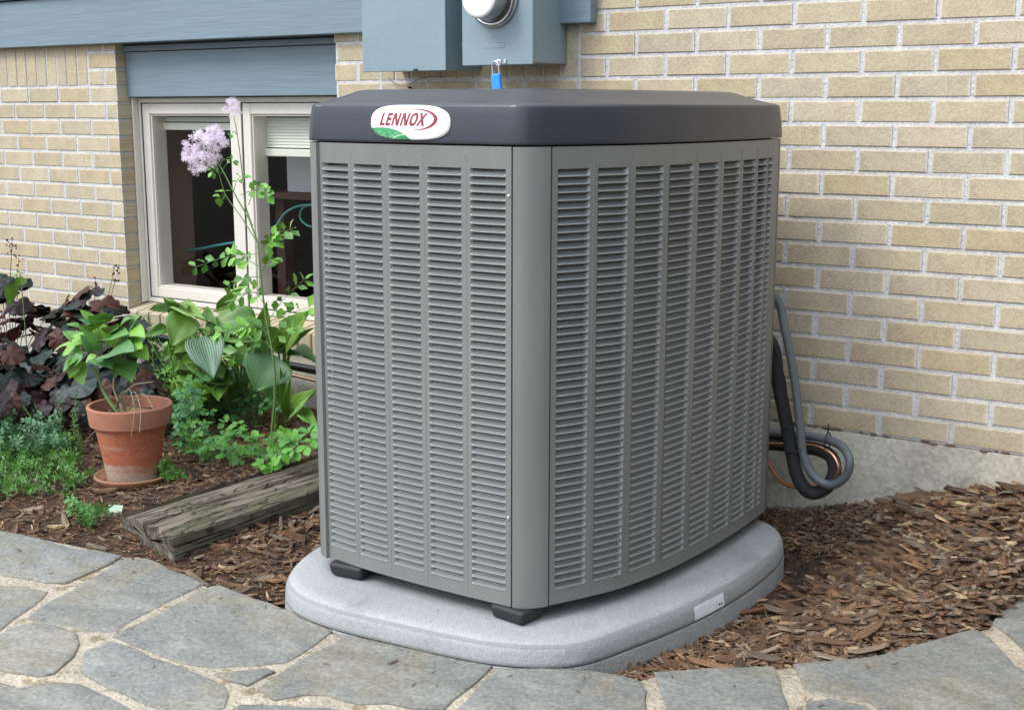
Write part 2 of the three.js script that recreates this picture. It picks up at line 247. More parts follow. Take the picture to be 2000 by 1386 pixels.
// ================================================================== HOUSE
const BW = .2032, BH = .0677, Y0 = 1.5, J = .0105; // brick module, top bed joint, joint width
const WX0 = -2.923, WX1 = -1.733, WY0 = .349;      // window opening
const house = thing('house', 'tan brick house wall with a recessed window and blue grey boards', 'house', V3(0, 0, 0));
const wallTop = 2.75;
{
  // mortar body with the window opening
  const g4 = [];
  const zf = -.0026, zb = -.24, e = .004;
  g4.push(box(-6.5, WX0 - e, .281, wallTop, zb, zf)); g4.push(box(WX1 + e, 4.2, .281, wallTop, zb, zf));
  g4.push(box(WX0 - e, WX1 + e, .281, WY0 - .012, zb, zf)); g4.push(box(WX0 - e, WX1 + e, 1.60, wallTop, zb, zf));
  const wall = mesh('brick_wall', merge(g4), M.mortar, house);
  // brick shapes: chamfered face, pale mortar smears on the ends, top arris paler with mortar and painted sky light
  const mk = (w, h, zin, vertical, k) => {
    const q = new QB(), ce = vertical ? .0028 : .0052, ct = vertical ? .004 : .0038, cb = vertical ? .0055 : .0016, o = k * .37 + .11, X = w / 2, Y = h / 2, cols = [];
    const jit = i => (H2(i, k, 77) - .5) * .0018;
    const f = [[-X + ce + jit(1), -Y + cb + jit(2)], [X - ce + jit(3), -Y + cb + jit(4)], [X - ce + jit(5), Y - ct + jit(6)], [-X + ce + jit(7), Y - ct + jit(8)]];
    const m = [[-X, -Y], [X, -Y], [X, Y], [-X, Y]];
    const add = (p, z, col) => { cols.push(...col); return q.v(p[0], p[1], z, o + p[0] + p[1] * (vertical ? .1 : 0), o * 1.7 + p[1]); };
    const W = [1, 1, 1], S = [1.2, 1.32, 1.72], S2 = [1.06, 1.1, 1.22], zc = -.0010; // mortar smeared on the arrises is nearly white; top tone also paints in sky light
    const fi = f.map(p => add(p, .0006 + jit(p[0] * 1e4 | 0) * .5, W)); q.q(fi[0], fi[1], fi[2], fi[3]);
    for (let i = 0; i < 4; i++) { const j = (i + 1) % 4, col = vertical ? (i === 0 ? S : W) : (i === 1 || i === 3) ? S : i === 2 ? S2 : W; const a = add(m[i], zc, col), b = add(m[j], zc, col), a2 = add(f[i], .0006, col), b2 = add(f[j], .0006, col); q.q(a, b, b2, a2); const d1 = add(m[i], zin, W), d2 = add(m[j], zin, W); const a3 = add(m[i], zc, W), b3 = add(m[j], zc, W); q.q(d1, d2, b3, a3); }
    const g = q.geo(); g.setAttribute('color', new THREE.Float32BufferAttribute(cols, 3)); const n = g.toNonIndexed(); n.computeVertexNormals(); return n;
  };
  const cache = {};
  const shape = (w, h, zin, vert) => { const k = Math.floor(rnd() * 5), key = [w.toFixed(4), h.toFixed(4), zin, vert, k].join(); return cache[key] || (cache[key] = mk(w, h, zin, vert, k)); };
  const rest = [];
  const inFrame = (x, y) => { const c = V3(x, y, 0).project(camera); return Math.abs(c.x) < 1.03 && Math.abs(c.y) < 1.04; };
  const hidden = (x, y) => { const c = V3(x, y, 0).project(camera), px = (c.x + 1) * PW / 2, py = (1 - c.y) * PH / 2; return (px > 640 && px < 1455 && py > 230) || (px > 715 && px < 1035 && py < 105) || (px < 640 && py < 40) || (px < 120 && py > 690); };
  let count = 0;
  function brick(x0, x1, y0, y1, zin = -.05, vert = false) {
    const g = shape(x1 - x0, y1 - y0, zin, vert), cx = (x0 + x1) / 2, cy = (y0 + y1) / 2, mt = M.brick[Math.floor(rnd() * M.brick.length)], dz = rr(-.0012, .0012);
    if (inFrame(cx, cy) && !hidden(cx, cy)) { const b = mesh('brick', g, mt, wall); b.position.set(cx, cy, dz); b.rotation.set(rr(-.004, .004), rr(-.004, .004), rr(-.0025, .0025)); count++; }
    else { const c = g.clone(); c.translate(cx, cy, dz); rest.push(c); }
  }
  const jh = J / 2;
  const uL = -3.0977; // left bond origin
  for (let c = -19; c < 18; c++) {
    const y1 = Y0 - c * BH - jh, y0 = Y0 - (c + 1) * BH + jh; if (y0 < .28 || y1 > wallTop) continue;
    const odd = ((c % 2) + 2) % 2;
    // right of the window
    const first = odd ? WX1 + .0 : null;
    for (let k = -9; k < 21; k++) {
      const u0 = k + (odd ? .5 : 0), x0 = u0 * BW + jh, x1 = (u0 + 1) * BW - jh;
      let a = x0, b = x1;
      const sold = c >= 0 && c < 3, sA = -7.5 * BW, sB = -3.5 * BW;
      if (c >= -1 && b <= WX1 + .01) continue; if (c >= -1 && a < WX1) a = WX1;
      if (c < -1 && u0 < -20) continue;
      if (sold) { if (a > sA - .12 && b < sB + .12) { if (a < sA && b > sA) b = sA - jh; else if (a < sB && b > sB) a = sB + jh; else if (a >= sA && b <= sB) continue; else if (!(b <= sA || a >= sB)) continue; } }
      if (b - a < .03) continue;
      brick(a, b, y0, y1, a <= WX1 + .001 && c >= -1 ? -.14 : -.05);
    }
    // left of the window
    for (let k = -17; k < 7; k++) {
      const u0 = k + (odd ? 0 : .5), x0 = uL + u0 * BW + jh, x1 = uL + (u0 + 1) * BW - jh;
      let a = x0, b = x1;
      if (c >= -1) { if (a > WX0 - .03) continue; if (b > WX0 - .03) b = WX0; } else { if (b > -9 * BW) continue; }
      if (c >= 0 && c < 3) { const sE = uL; if (b < sE + .03 && a > uL - 14 * BW) continue; if (a < sE) a = sE + jh; }
      if (b - a < .03) continue;
      brick(a, b, y0, y1, b >= WX0 - .001 && c >= -1 ? -.14 : -.05);
    }
  }
  // soldier courses
  for (let k = 0; k < 12; k++) { const x = -7.5 * BW + k * BW / 3; brick(x + jh * .8, x + BW / 3 - jh * .8, Y0 - 3 * BH + jh, Y0 - jh, -.05, true); }
  for (let k = 1; k < 30; k++) { const x = uL - k * BW / 3; brick(x + jh * .8, x + BW / 3 - jh * .8, Y0 - 3 * BH + jh, Y0 - jh, -.05, true); }
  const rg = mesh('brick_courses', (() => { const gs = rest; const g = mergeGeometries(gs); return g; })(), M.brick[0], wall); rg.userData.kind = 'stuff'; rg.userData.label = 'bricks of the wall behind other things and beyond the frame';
  // rowlock sill under the window, sloping outwards
  const sill = mesh('brick_sill', box(WX0 + .002, WX1 - .002, .283, WY0 - .03, -.2, -.004), M.mortar, house);
  const ns = 17, sw = (WX1 - WX0) / ns;
  for (let i = 0; i < ns; i++) {
    const x0 = WX0 + i * sw + jh * .8, x1 = WX0 + (i + 1) * sw - jh * .8, b = mk(x1 - x0, .105, -.14, true, i % 5);
    const q = box(x0, x1, .287, .372, -.125, .016, .004); const p = q.attributes.position; for (let k = 0; k < p.count; k++) if (p.getY(k) > .33) p.setY(k, p.getY(k) + (.016 - p.getZ(k)) * .20); q.computeVertexNormals();
    q.setAttribute('color', new THREE.Float32BufferAttribute(new Array(p.count * 3).fill(1), 3));
    mesh('brick', q, M.brick[Math.floor(rnd() * 6)], sill);
  }
  console.log('bricks', count, 'rest', rest.length);
  // concrete foundation
  const fg = new THREE.BoxGeometry(10.7, .9, .25, 120, 10, 1); { const p = fg.attributes.position; for (let i = 0; i < p.count; i++) if (p.getZ(i) > .1 && Math.abs(p.getY(i)) < .44) p.setZ(i, p.getZ(i) + .006 * (fbm((p.getX(i) + 9) * .11, (p.getY(i) + 2) * .11, 32, 32, 3, 301) - .5)); fg.computeVertexNormals(); }
  fg.translate(-1.15, .281 - .453, -.125 + .004); mesh('foundation', boxUV(fg), M.foundation, house);
  // ledge of mortar droppings along the brick seat
  const drops = []; for (let i = 0; i < 46; i++) { const x = rr(-.1, 1.2), g = new THREE.IcosahedronGeometry(rr(.003, .009), 0); g.scale(rr(1, 3.2), .6, .7); g.translate(x, .281 + rr(-.002, .004), .003); drops.push(g); }
  mesh('dirt_crumbs', merge(drops), std(lin(.13, .085, .06), { roughness: 1 }), house).userData.kind = 'stuff';
}
{ // boards over the window
  const fb = house;
  mesh('fascia_board', box(-6.5, -.645, 1.463, 1.655, .002, .042, .004), M.paint, fb);
  mesh('fascia_board', box(-6.5, -1.5, 1.659, 1.86, .002, .060, .004), M.paint, fb);
  mesh('header_board', box(WX0 + .001, WX1 - .001, 1.252, 1.432, -.135, -.052, .003), M.paint, fb);
  mesh('header_trim', merge([box(WX0 + .001, WX1 - .001, 1.434, 1.458, -.135, -.040, .004), box(WX0 + .001, WX1 - .001, 1.461, 1.62, -.2, -.06)]), M.paint, fb);
}
{ // window: outer frame, two sashes, panes
  const w = new THREE.Group(); w.name = 'window'; house.add(w);
  const zf = -.098, y0 = .398, y1 = 1.249, x0 = WX0 + .003, x1 = WX1 - .003, xm = -2.347 + .02;
  const bars = (X0, X1, Y0_, Y1_, t, za, zb, r = .003) => merge([box(X0, X0 + t, Y0_, Y1_, za, zb, r), box(X1 - t, X1, Y0_, Y1_, za, zb, r), box(X0 + t + .0005, X1 - t - .0005, Y0_, Y0_ + t, za, zb, r), box(X0 + t + .0005, X1 - t - .0005, Y1_ - t, Y1_, za, zb, r)]);
  mesh('frame', merge([bars(x0, x1, y0, y1, .020, -.21, zf), box(xm - .011, xm + .011, y0 + .021, y1 - .021, -.21, zf + .001, .003)]), M.frame, w);
  mesh('trim', box(x0, x0 + .010, y0, y1 + .002, zf + .001, zf + .03, .003), M.frame, w);
  for (const [a, b] of [[x0 + .023, xm - .014], [xm + .014, x1 - .023]]) {
    mesh('sash', bars(a, b, y0 + .023, y1 - .023, .043, -.19, zf - .005, .004), M.frame, w);
    mesh('glazing_bead', bars(a + .0432, b - .0432, y0 + .0662, y1 - .0662, .007, -.185, zf - .013, .002), M.frame, w);
    mesh('gasket', merge([bars(a - .0025, b + .0025, y0 + .0205, y1 - .0205, .002, -.17, zf - .003, 0)]), M.frameGasket, w);
    { const g = new THREE.PlaneGeometry(b - a - .088, y1 - y0 - .134); g.translate((a + b) / 2, (y0 + y1) / 2, -.125); mesh('pane', g, M.glass, w); }
  }
}
{ // the room behind the window
  const q = std(lin(.22, .145, .095), { roughness: .8 }), fl = std(lin(.20, .15, .11), { roughness: .5 });
  mesh('room_wall', merge([box(-4.2, -.6, -.9, 1.75, -3.4, -3.2), box(-4.4, -4.2, -.9, 1.75, -3.4, -.245), box(-.6, -.4, -.9, 1.75, -3.4, -.245), box(-4.4, -.4, 1.75, 1.95, -3.4, -.245)]), q, house);
  mesh('room_front_wall', merge([box(-4.2, -.6, -1, .28, -.40, -.245), box(-4.2, WX0 - .02, .28, 1.75, -.40, -.245), box(WX1 + .02, -.6, .28, 1.75, -.40, -.245), box(WX0 - .02, WX1 + .02, 1.28, 1.75, -.40, -.245)]), q, house);
  mesh('room_floor', box(-4.4, -.4, -1.1, -.9, -3.4, -.245), fl, house);
}
// blinds hanging inside the two panes
for (const [i, xa, xb, yb, n, lab] of [[0, -2.86, -2.39, 1.118, 2, 'pale raised blind at the top of the window pane beside the brick jamb'], [1, -2.28, -1.80, 1.02, 10, 'pale green half lowered blind behind the right hand window sash']]) {
  const b = thing('window_blind', lab, 'blind', V3((xa + xb) / 2, yb, -.185));
  const W = xb - xa;
  mesh('head_rail', box(-W / 2, W / 2, 1.175 - yb, 1.205 - yb, -.02, .02, .002), M.blind, b);
  mesh('bottom_rail', box(-W / 2, W / 2, 0, .03, -.014, .014, .004), M.blind, b);
  const y0 = .034, y1 = 1.170 - yb; for (let k = 0; k < n; k++) { const y = lerp(y0, y1, (k + .5) / n), h = (y1 - y0) / n; const s = mesh('slat', box(-W / 2, W / 2, -h * .47, h * .47, -.0015, .0015), M.blind, b); s.position.set(0, y, 0); s.rotation.x = -.35; }
}
{ const p = thing('paper_sheet', 'white sheet of paper inside the dark room seen through the window', 'paper', onZ(592, 375, -.62)); mesh('sheet', box(-.09, .10, 0, .155, -.003, .003), std(lin(.75, .75, .75)), p); const s = mesh('stand', box(-.25, .25, -.03, -.001, -.12, .06, .004), std(lin(.12, .06, .04)), p); mesh('leg', box(-.22, -.17, -1.72, -.031, -.1, -.05), std(lin(.12, .06, .04)), p); mesh('leg', box(.17, .22, -1.72, -.031, -.1, -.05), std(lin(.12, .06, .04)), p); }
{ const z = -.36, p0 = onZ(300, 500, z), t = thing('garden_hose', 'teal hose draped inside the room behind the window glass', 'hose', p0); mesh('hose', tube([[285, 500], [320, 494], [380, 487], [440, 476], [500, 466], [535, 447], [555, 418], [580, 403], [612, 400]].map(([x, y]) => onZ(x, y, z).sub(p0)), .0055, 60, 8), std(lin(.06, .30, .26), { roughness: .35 }), t); mesh('hose', tube([[612, 398], [590, 408], [586, 425], [600, 440], [620, 444]].map(([x, y]) => onZ(x, y, z - .03).sub(p0)), .005, 30, 8), std(lin(.06, .30, .26), { roughness: .35 }), t); }

// ---- electrical boxes on the wall
{
  const b1 = thing('utility_box', 'blue grey metal electrical box mounted beside the meter box', 'electrical box', V3(-1.25, 1.323, .0));
  const X0 = -1.428, X1 = -1.083;
  const o = b1.position; const loc = (g) => { g.translate(-o.x, -o.y, -o.z); return g; };
  mesh('body', loc(box(X0 + .004, X1 - .003, 1.327, 1.95, .003, .197, .004)), M.boxGrey, b1);
  mesh('cover', loc(box(X0, X1, 1.323, 1.955, .1975, .2035, .0025)), M.boxGrey, b1);
  mesh('latch', loc(box(-1.212, -1.195, 1.3235, 1.330, .204, .2075, .001)), M.black, b1);
  const kn = new THREE.CylinderGeometry(.016, .018, .006, 20); kn.rotateZ(Math.PI / 2); kn.translate(X1 + .000, 1.40, .10); mesh('knockout', loc(kn), M.boxGrey, b1);

  const b2 = thing('meter_box', 'blue grey meter socket box with a round steel ringed electric meter', 'electric meter', V3(-.88, 1.335, 0));
  const o2 = b2.position, l2 = g => { g.translate(-o2.x, -o2.y, -o2.z); return g; };
  const A = -1.018, B = -.752; // front x range at z=.2
  mesh('body', l2(box(A + .003, B - .003, 1.340, 1.95, .003, .196, .004)), M.boxGrey, b2);
  mesh('cover', l2(box(A, B, 1.336, 1.955, .1965, .2025, .0025)), M.boxGrey, b2);
  const C = V3(-.893, 1.536, .2);
  const ringP = [[.060, .0], [.088, .0], [.089, .008], [.084, .018], [.078, .022], [.072, .018], [.070, .008], [.060, .004]].map(p => new THREE.Vector2(...p));
  const ring = new THREE.LatheGeometry(ringP, 48); ring.rotateX(Math.PI / 2); ring.translate(C.x, C.y, C.z + .0026); mesh('meter_ring', l2(ring), M.steel, b2);
  const can = new THREE.LatheGeometry([[.0645, .004], [.066, .01], [.0645, .076], [.0625, .082]].map(p => new THREE.Vector2(...p)), 48); can.rotateX(Math.PI / 2); can.translate(C.x, C.y, C.z + .0026); mesh('meter_can', l2(can), std(lin(.42, .42, .40), { metalness: .9, roughness: .3 }), b2);
  const fc = new THREE.LatheGeometry([[.0625, .0822], [.060, .087], [.052, .090], [.0, .091]].map(p => new THREE.Vector2(...p)), 48); fc.rotateX(Math.PI / 2); fc.translate(C.x, C.y, C.z + .0026); mesh('meter_face', l2(fc), phys(lin(.88, .88, .88), { roughness: .3, clearcoat: 1, clearcoatRoughness: .08 }), b2);  // white base colour stands in for bright sky reflected in the glass dome
  // stamped lettering too small to read: two worn rows of marks
  const cv = document.createElement('canvas'); cv.width = 256; cv.height = 64; const c = cv.getContext('2d'); c.fillStyle = '#8b9fa8'; c.fillRect(0, 0, 256, 64); c.fillStyle = '#77888f'; for (let i = 0; i < 8; i++) c.fillRect(14 + i * 29, 8, 14 + (i * 7) % 9, 15); for (let i = 0; i < 9; i++) c.fillRect(8 + i * 27, 40, 10 + (i * 5) % 12, 9);
  const tx = new THREE.CanvasTexture(cv); tx.colorSpace = THREE.SRGBColorSpace;
  mesh('stamped_plate', l2((() => { const g = new THREE.PlaneGeometry(.075, .019); g.translate(-.893, 1.398, .2035); return g; })()), phys(lin(.93, .93, .93), { map: tx, roughness: .36 }), b2);
  mesh('hasp', l2(merge([box(-.887, -.867, 1.334, 1.352, .2028, .206, .0012), box(-.858, -.848, 1.340, 1.353, .2028, .206, .001)])), M.steel, b2);

  const lk = thing('padlock', 'small bright blue lock hanging from the meter box hasp', 'lock', V3(-.8745, 1.246, .213));
  const s = []; for (let i = 0; i <= 12; i++) { const a = Math.PI * i / 12; s.push(V3(-.012 * Math.cos(a), .085 + .016 * Math.sin(a) + .0, 0)); } s.unshift(V3(-.012, .05, 0)); s.push(V3(.012, .05, 0));
  mesh('shackle', tube(s, .0026, 30, 8), M.steel, lk);
  const body = new RoundedBoxGeometry(.034, .055, .016, 3, .005); body.translate(0, .036, 0); mesh('body', body, phys(lin(.03, .28, .80), { roughness: .35 }), lk);
  const core = new THREE.CylinderGeometry(.011, .012, .02, 16); core.translate(0, -.0015, 0); mesh('key_core', core, M.steel, lk); lk.rotation.z = .10;

  // the third, flat panel behind the meter box
  const wr = thing('wire', 'thin loose grey wire sagging on the bricks under the box', 'wire', V3(-1.5, 1.27, .012));
  mesh('strand', tube([onZ(757, 150, .012), onZ(770, 162, .014), onZ(785, 168, .012), onZ(800, 166, .014), onZ(812, 157, .012), onZ(835, 151, .014), onZ(870, 150, .012)].map(p => p.sub(wr.position)), .0014, 30, 5), std(lin(.2, .2, .2)), wr);
  const wt = thing('wall_screw', 'small dark screw stuck in the bricks under the hanging wire', 'screw', onZ(803, 171, .0)); const sg = new THREE.CylinderGeometry(.0035, .0035, .02, 8); sg.rotateX(Math.PI / 2); sg.translate(0, 0, .005); mesh('shaft', sg, M.black, wt);
}

// ================================================================== AIR CONDITIONER ON ITS PAD
const UB = .10, UT = 1.125; // cabinet bottom and top
const XC = -.367;
function crv(pts, n) { const c = new THREE.CatmullRomCurve3(pts.map(p => V3(p[0], 0, p[1])), false, 'centripetal'); const o = []; for (let i = 0; i <= n; i++) { const p = c.getPointAt(i / n); o.push([p.x, p.z]); } return o; }
const frontPts = [[-.650, 1.281], [-.52, 1.296], [-.367, 1.303], [-.22, 1.303], [-.085, 1.299]];
const pillarPts = [[-.085, 1.299], [-.064, 1.291], [-.045, 1.277], [-.030, 1.260], [-.021, 1.244]];
const sidePts = [[-.021, 1.244], [.020, 1.156], [.056, 1.066], [.080, .96], [.094, .87], [.105, .70], [.106, .53], [.099, .36], [.094, .30]];
const mir = a => a.map(p => [2 * XC - p[0], p[1]]).reverse();
// closed plan, running front left -> front right -> right side -> back -> left side
function closedPlan() {
  const rc = [[.094, .30], [.085, .272], [.062, .255], [.03, .25]];
  let o = [];
  const lp = mir(pillarPts).map(p => [p[0], p[1] - .017 * sst(-.60, -.72, p[0]) * 0 - .010]);
  o.push(...crv(lp, 10).slice(0, -1), ...crv(frontPts, 40).slice(0, -1), ...crv(pillarPts, 10).slice(0, -1), ...crv(sidePts, 60).slice(0, -1), ...crv(rc, 8), ...crv(mir(rc), 8), ...crv(mir(sidePts), 60).slice(0, -1));
  return o;
}
const PLAN = closedPlan();
function offsetPlan(pl, d) { // positive outwards
  const n = pl.length, out = [];
  for (let i = 0; i < n; i++) { let tx = 0, tz = 0; for (let k = 1; k <= 3; k++) { const a = pl[(i - k + n) % n], b = pl[(i + k) % n]; const L = Math.hypot(b[0] - a[0], b[1] - a[1]) || 1; tx += (b[0] - a[0]) / L; tz += (b[1] - a[1]) / L; } const L = Math.hypot(tx, tz); tx /= L; tz /= L; out.push([pl[i][0] - tz * d * 1, pl[i][1] + tx * d]); }
  return out;
}
function loft(rings, { closeTop, closeBottom, crease } = {}) { // rings: [{pts,y}] all the same count
  const q = new QB(), n = rings[0].pts.length, idx = [];
  rings.forEach((r, k) => { const b = q.p.length / 3; let s = 0; for (let i = 0; i <= n; i++) { const p = r.pts[i % n]; if (i) { const o = r.pts[i - 1]; s += Math.hypot(p[0] - o[0], p[1] - o[1]); } q.v(p[0], r.y, p[1], s, r.y + (r.v || 0)); } idx.push(b); });
  for (let k = 0; k < rings.length - 1; k++) for (let i = 0; i < n; i++) q.q(idx[k] + i, idx[k] + i + 1, idx[k + 1] + i + 1, idx[k + 1] + i);
  for (const [fl, k] of [[closeBottom, 0], [closeTop, rings.length - 1]]) if (fl) { const r = rings[k]; let cx = 0, cz = 0; for (const p of r.pts) { cx += p[0] / n; cz += p[1] / n; } const c = q.v(cx, r.y, cz, cx, cz); const b = q.p.length / 3; for (let i = 0; i <= n; i++) { const p = r.pts[i % n]; q.v(p[0], r.y, p[1], p[0], p[1]); } for (let i = 0; i < n; i++) q.t(b + i, b + i + 1, c); }
  const g = q.geo();
  // weld the seam normals
  const nm = g.attributes.normal; for (const b of idx) { const a = b, e = b + n; const x = nm.getX(a) + nm.getX(e), y = nm.getY(a) + nm.getY(e), z = nm.getZ(a) + nm.getZ(e), L = Math.hypot(x, y, z); nm.setXYZ(a, x / L, y / L, z / L); nm.setXYZ(e, x / L, y / L, z / L); }
  return g;
}
const ac = thing('air_conditioner', 'grey louvered outdoor air conditioner with a dark cap and oval badge', 'air conditioner', V3(XC, .063, .78));
const A0 = ac.position.clone();
const toAC = g => { g.translate(-A0.x, -A0.y, -A0.z); return g; };
{
  // arc-length sampler over a section
  const sampler = pts => { const c = crv(pts, 240), s = [0]; for (let i = 1; i < c.length; i++) s.push(s[i - 1] + Math.hypot(c[i][0] - c[i - 1][0], c[i][1] - c[i - 1][1])); const L = s[s.length - 1]; return { L, at(d) { d = Math.max(0, Math.min(L, d)); let i = 1; while (i < s.length - 1 && s[i] < d) i++; const t = (d - s[i - 1]) / (s[i] - s[i - 1] || 1), a = c[i - 1], b = c[i]; const dx = b[0] - a[0], dz = b[1] - a[1], l = Math.hypot(dx, dz); return { x: lerp(a[0], b[0], t), z: lerp(a[1], b[1], t), tx: dx / l, tz: dz / l, nx: -dz / l, nz: dx / l }; } }; };
  // outward normal of a curve running left to right in front: (-tz, tx)
  const P = .01715, ROWS = 55, LY0 = .1355; // louver pitch, rows, bottom of the lowest
  const LY1 = LY0 + P * ROWS;
  function bladeGeo(w) { // scoop pressed into the sheet: lip at the bottom, top edge set back
    const q = new QB(), us = [0, .0025, .0055, .009, w / 2, w - .009, w - .0055, w - .0025, w];
    const prof = [[.0000, -.0012, 0], [.0014, -.0004, 0], [.0016, .0006, 0], [.0004, .0014, 1], [-.0034, .0026, 1], [-.0074, .0042, 1], [-.0102, .0070, 1], [-.0112, .0100, 1]];
    const id = us.map(u => { const e = Math.min(u, w - u), s = sst(-.001, .008, e), top = 1 - sst(0, .0075, e); return prof.map(([d, y, k]) => q.v(u - w / 2, y + (k ? top * (P - .0012 - .0100) * (y / .0100) : 0), d < 0 ? d * s : d * lerp(.3, 1, s), u, y)); });
    for (let i = 0; i < us.length - 1; i++) for (let j = 0; j < prof.length - 1; j++) q.q(id[i][j], id[i + 1][j], id[i + 1][j + 1], id[i][j + 1]);
    return q.geo();
  }
  function sheet(sm, d0, d1, y0, y1, off = 0, nd) { // piece of curved sheet
    const q = new QB(); nd = nd || Math.max(1, Math.round((d1 - d0) / .02)); const id = [];
    for (let i = 0; i <= nd; i++) { const d = lerp(d0, d1, i / nd), p = sm.at(d); id.push([q.v(p.x + p.nx * off, y0, p.z + p.nz * off, d, y0), q.v(p.x + p.nx * off, y1, p.z + p.nz * off, d, y1)]); }
    for (let i = 0; i < nd; i++) q.q(id[i][0], id[i + 1][0], id[i + 1][1], id[i][1]); return q.geo();
  }
  function edgeStrip(sm, d, y0, y1, dep) { const p = sm.at(d), q = new QB(); q.q(q.v(p.x, y0, p.z), q.v(p.x, y1, p.z), q.v(p.x - p.nx * dep, y1, p.z - p.nz * dep), q.v(p.x - p.nx * dep, y0, p.z - p.nz * dep)); return q.geo(); }
  function hEdge(sm, d0, d1, y, dep) { const q = new QB(), nd = Math.max(2, Math.round((d1 - d0) / .02)), id = []; for (let i = 0; i <= nd; i++) { const p = sm.at(lerp(d0, d1, i / nd)); id.push([q.v(p.x, y, p.z), q.v(p.x - p.nx * dep, y, p.z - p.nz * dep)]); } for (let i = 0; i < nd; i++) q.q(id[i][0], id[i + 1][0], id[i + 1][1], id[i][1]); return q.geo(); }
  function panel(name, pts, colsPx, each, label) {
    const sm = sampler(pts), g0 = .002, L = sm.L;
    // column limits: where the photographed columns fall on this curve, at the height of the top row
    const proj = d => { const p = sm.at(d), c = V3(p.x, LY1 - .01, p.z).project(camera); return (c.x + 1) * PW / 2; };
    const find = px => { let a = 0, b = L; for (let k = 0; k < 40; k++) { const m = (a + b) / 2; if (proj(m) < px) a = m; else b = m; } return (a + b) / 2; };
    const cols = colsPx ? colsPx.map(([a, b]) => [find(a), find(b)]) : (() => { const n = 9, o = []; for (let i = 0; i < n; i++) o.push([.03 + i * (L - .05) / n, .03 + i * (L - .05) / n + (L - .05) / n - .02]); return o; })();
    const gs = [];
    gs.push(sheet(sm, g0, L - g0, LY1 - .0008, UT), sheet(sm, g0, L - g0, UB, LY0 - .0006));
    let d = g0; for (const [a, b] of cols) { gs.push(sheet(sm, d, a, LY0 - .0006, LY1 - .0008)); d = b; } gs.push(sheet(sm, d, L - g0, LY0 - .0006, LY1 - .0008));
    gs.push(edgeStrip(sm, g0, UB, UT, .012), edgeStrip(sm, L - g0, UB, UT, .012), hEdge(sm, g0, L - g0, UB, .02), hEdge(sm, g0, L - g0, UT, .02));
    // small pressed creases on the ribs above and below the louvers
    for (let i = 0; i < cols.length - 1; i++) { const m = (cols[i][1] + cols[i + 1][0]) / 2; const q = new QB(); for (const [ya, yb] of [[LY0 - .028, LY1 + .026]]) { const p = sm.at(m), a = sm.at(m - .0022), b = sm.at(m + .0022), h = .0014; const v = (s, y, o) => q.v(s.x + s.nx * o, y, s.z + s.nz * o, 0, y); const A = v(a, ya, .00005), B = v(p, ya + .006, h), C = v(b, ya, .00005), A2 = v(a, yb, .00005), B2 = v(p, yb - .006, h), C2 = v(b, yb, .00005); q.q(A, B, B2, A2); q.q(B, C, C2, B2); } gs.push(q.geo()); }
    const m = mesh(name, toAC(merge(gs)), M.cab, ac); if (label) m.userData.label = label;
    const rest = [];
    cols.forEach(([a, b], ci) => {
      const w = b - a, p = sm.at((a + b) / 2), g = bladeGeo(w + .0006), rot = Math.atan2(p.nx, p.nz);
      for (let r = 0; r < ROWS; r++) {
        const y = LY0 + r * P;
        if (each.includes(ci)) { const s = mesh('louver_slat', g, M.blade, m); s.position.set(p.x - A0.x, y - A0.y, p.z - A0.z); s.rotation.y = rot; }
        else { const c = g.clone(); c.rotateY(rot); c.translate(p.x - A0.x, y - A0.y, p.z - A0.z); rest.push(c); }
      }
    });
    if (rest.length) { const s = mesh('louver_slats', merge(rest), M.blade, m); s.userData.kind = 'stuff'; }
    return sm;
  }
  panel('front_panel', frontPts, [[627, 677], [688, 742], [757, 816], [832, 898], [916, 985]], [2, 3, 4]);
  panel('side_panel', sidePts, [[1087, 1150], [1166, 1224], [1240, 1294], [1306, 1352], [1363, 1402], [1412, 1443], [1450, 1474], [1479, 1496], [1499, 1507]], [0, 1]);
  panel('side_panel', mir(sidePts), null, []);
  // corner posts
  for (const pts of [pillarPts, mir(pillarPts).map(p => [p[0], p[1] - .010])]) { const sm = sampler(pts); mesh('corner_post', toAC(merge([sheet(sm, .002, sm.L - .002, UB - .001, UT, .0006, 16), edgeStrip(sm, .002, UB, UT, .012), edgeStrip(sm, sm.L - .002, UB, UT, .012), hEdge(sm, .002, sm.L - .002, UB - .001, .02), hEdge(sm, .002, sm.L - .002, UT, .02)])), M.cab, ac); }
  // back: plain access panel with corners
  const rc = [[.094, .30], [.085, .272], [.062, .255], [.03, .25], [-.2, .247], [XC, .246]]; const rp = [...rc, ...mir(rc).slice(1)];
  { const sm = sampler(rp); mesh('back_panel', toAC(merge([sheet(sm, .002, sm.L - .002, UB, UT, 0, 60), hEdge(sm, .002, sm.L - .002, UB, .02)])), M.cab, ac); }
  // dark coil inside and the base pan
  mesh('coil', toAC(loft([{ pts: offsetPlan(PLAN, -.045), y: UB + .012 }, { pts: offsetPlan(PLAN, -.045), y: UT - .004 }], { closeTop: true })), M.inner, ac);
  mesh('base_pan', toAC(loft([{ pts: offsetPlan(PLAN, -.016), y: UB + .001 }, { pts: offsetPlan(PLAN, -.016), y: UB + .010 }], { closeTop: true, closeBottom: true })), M.cab, ac);
  // cap
  const capRing = d => { const e = Math.max(d, -.02), o = offsetPlan(PLAN, e), k = d - e; return o.map(p => { const dx = p[0] - XC, dz = p[1] - .775; return [XC + dx * (1 + k / .44), .775 + dz * (1 + k / .50)]; }); };
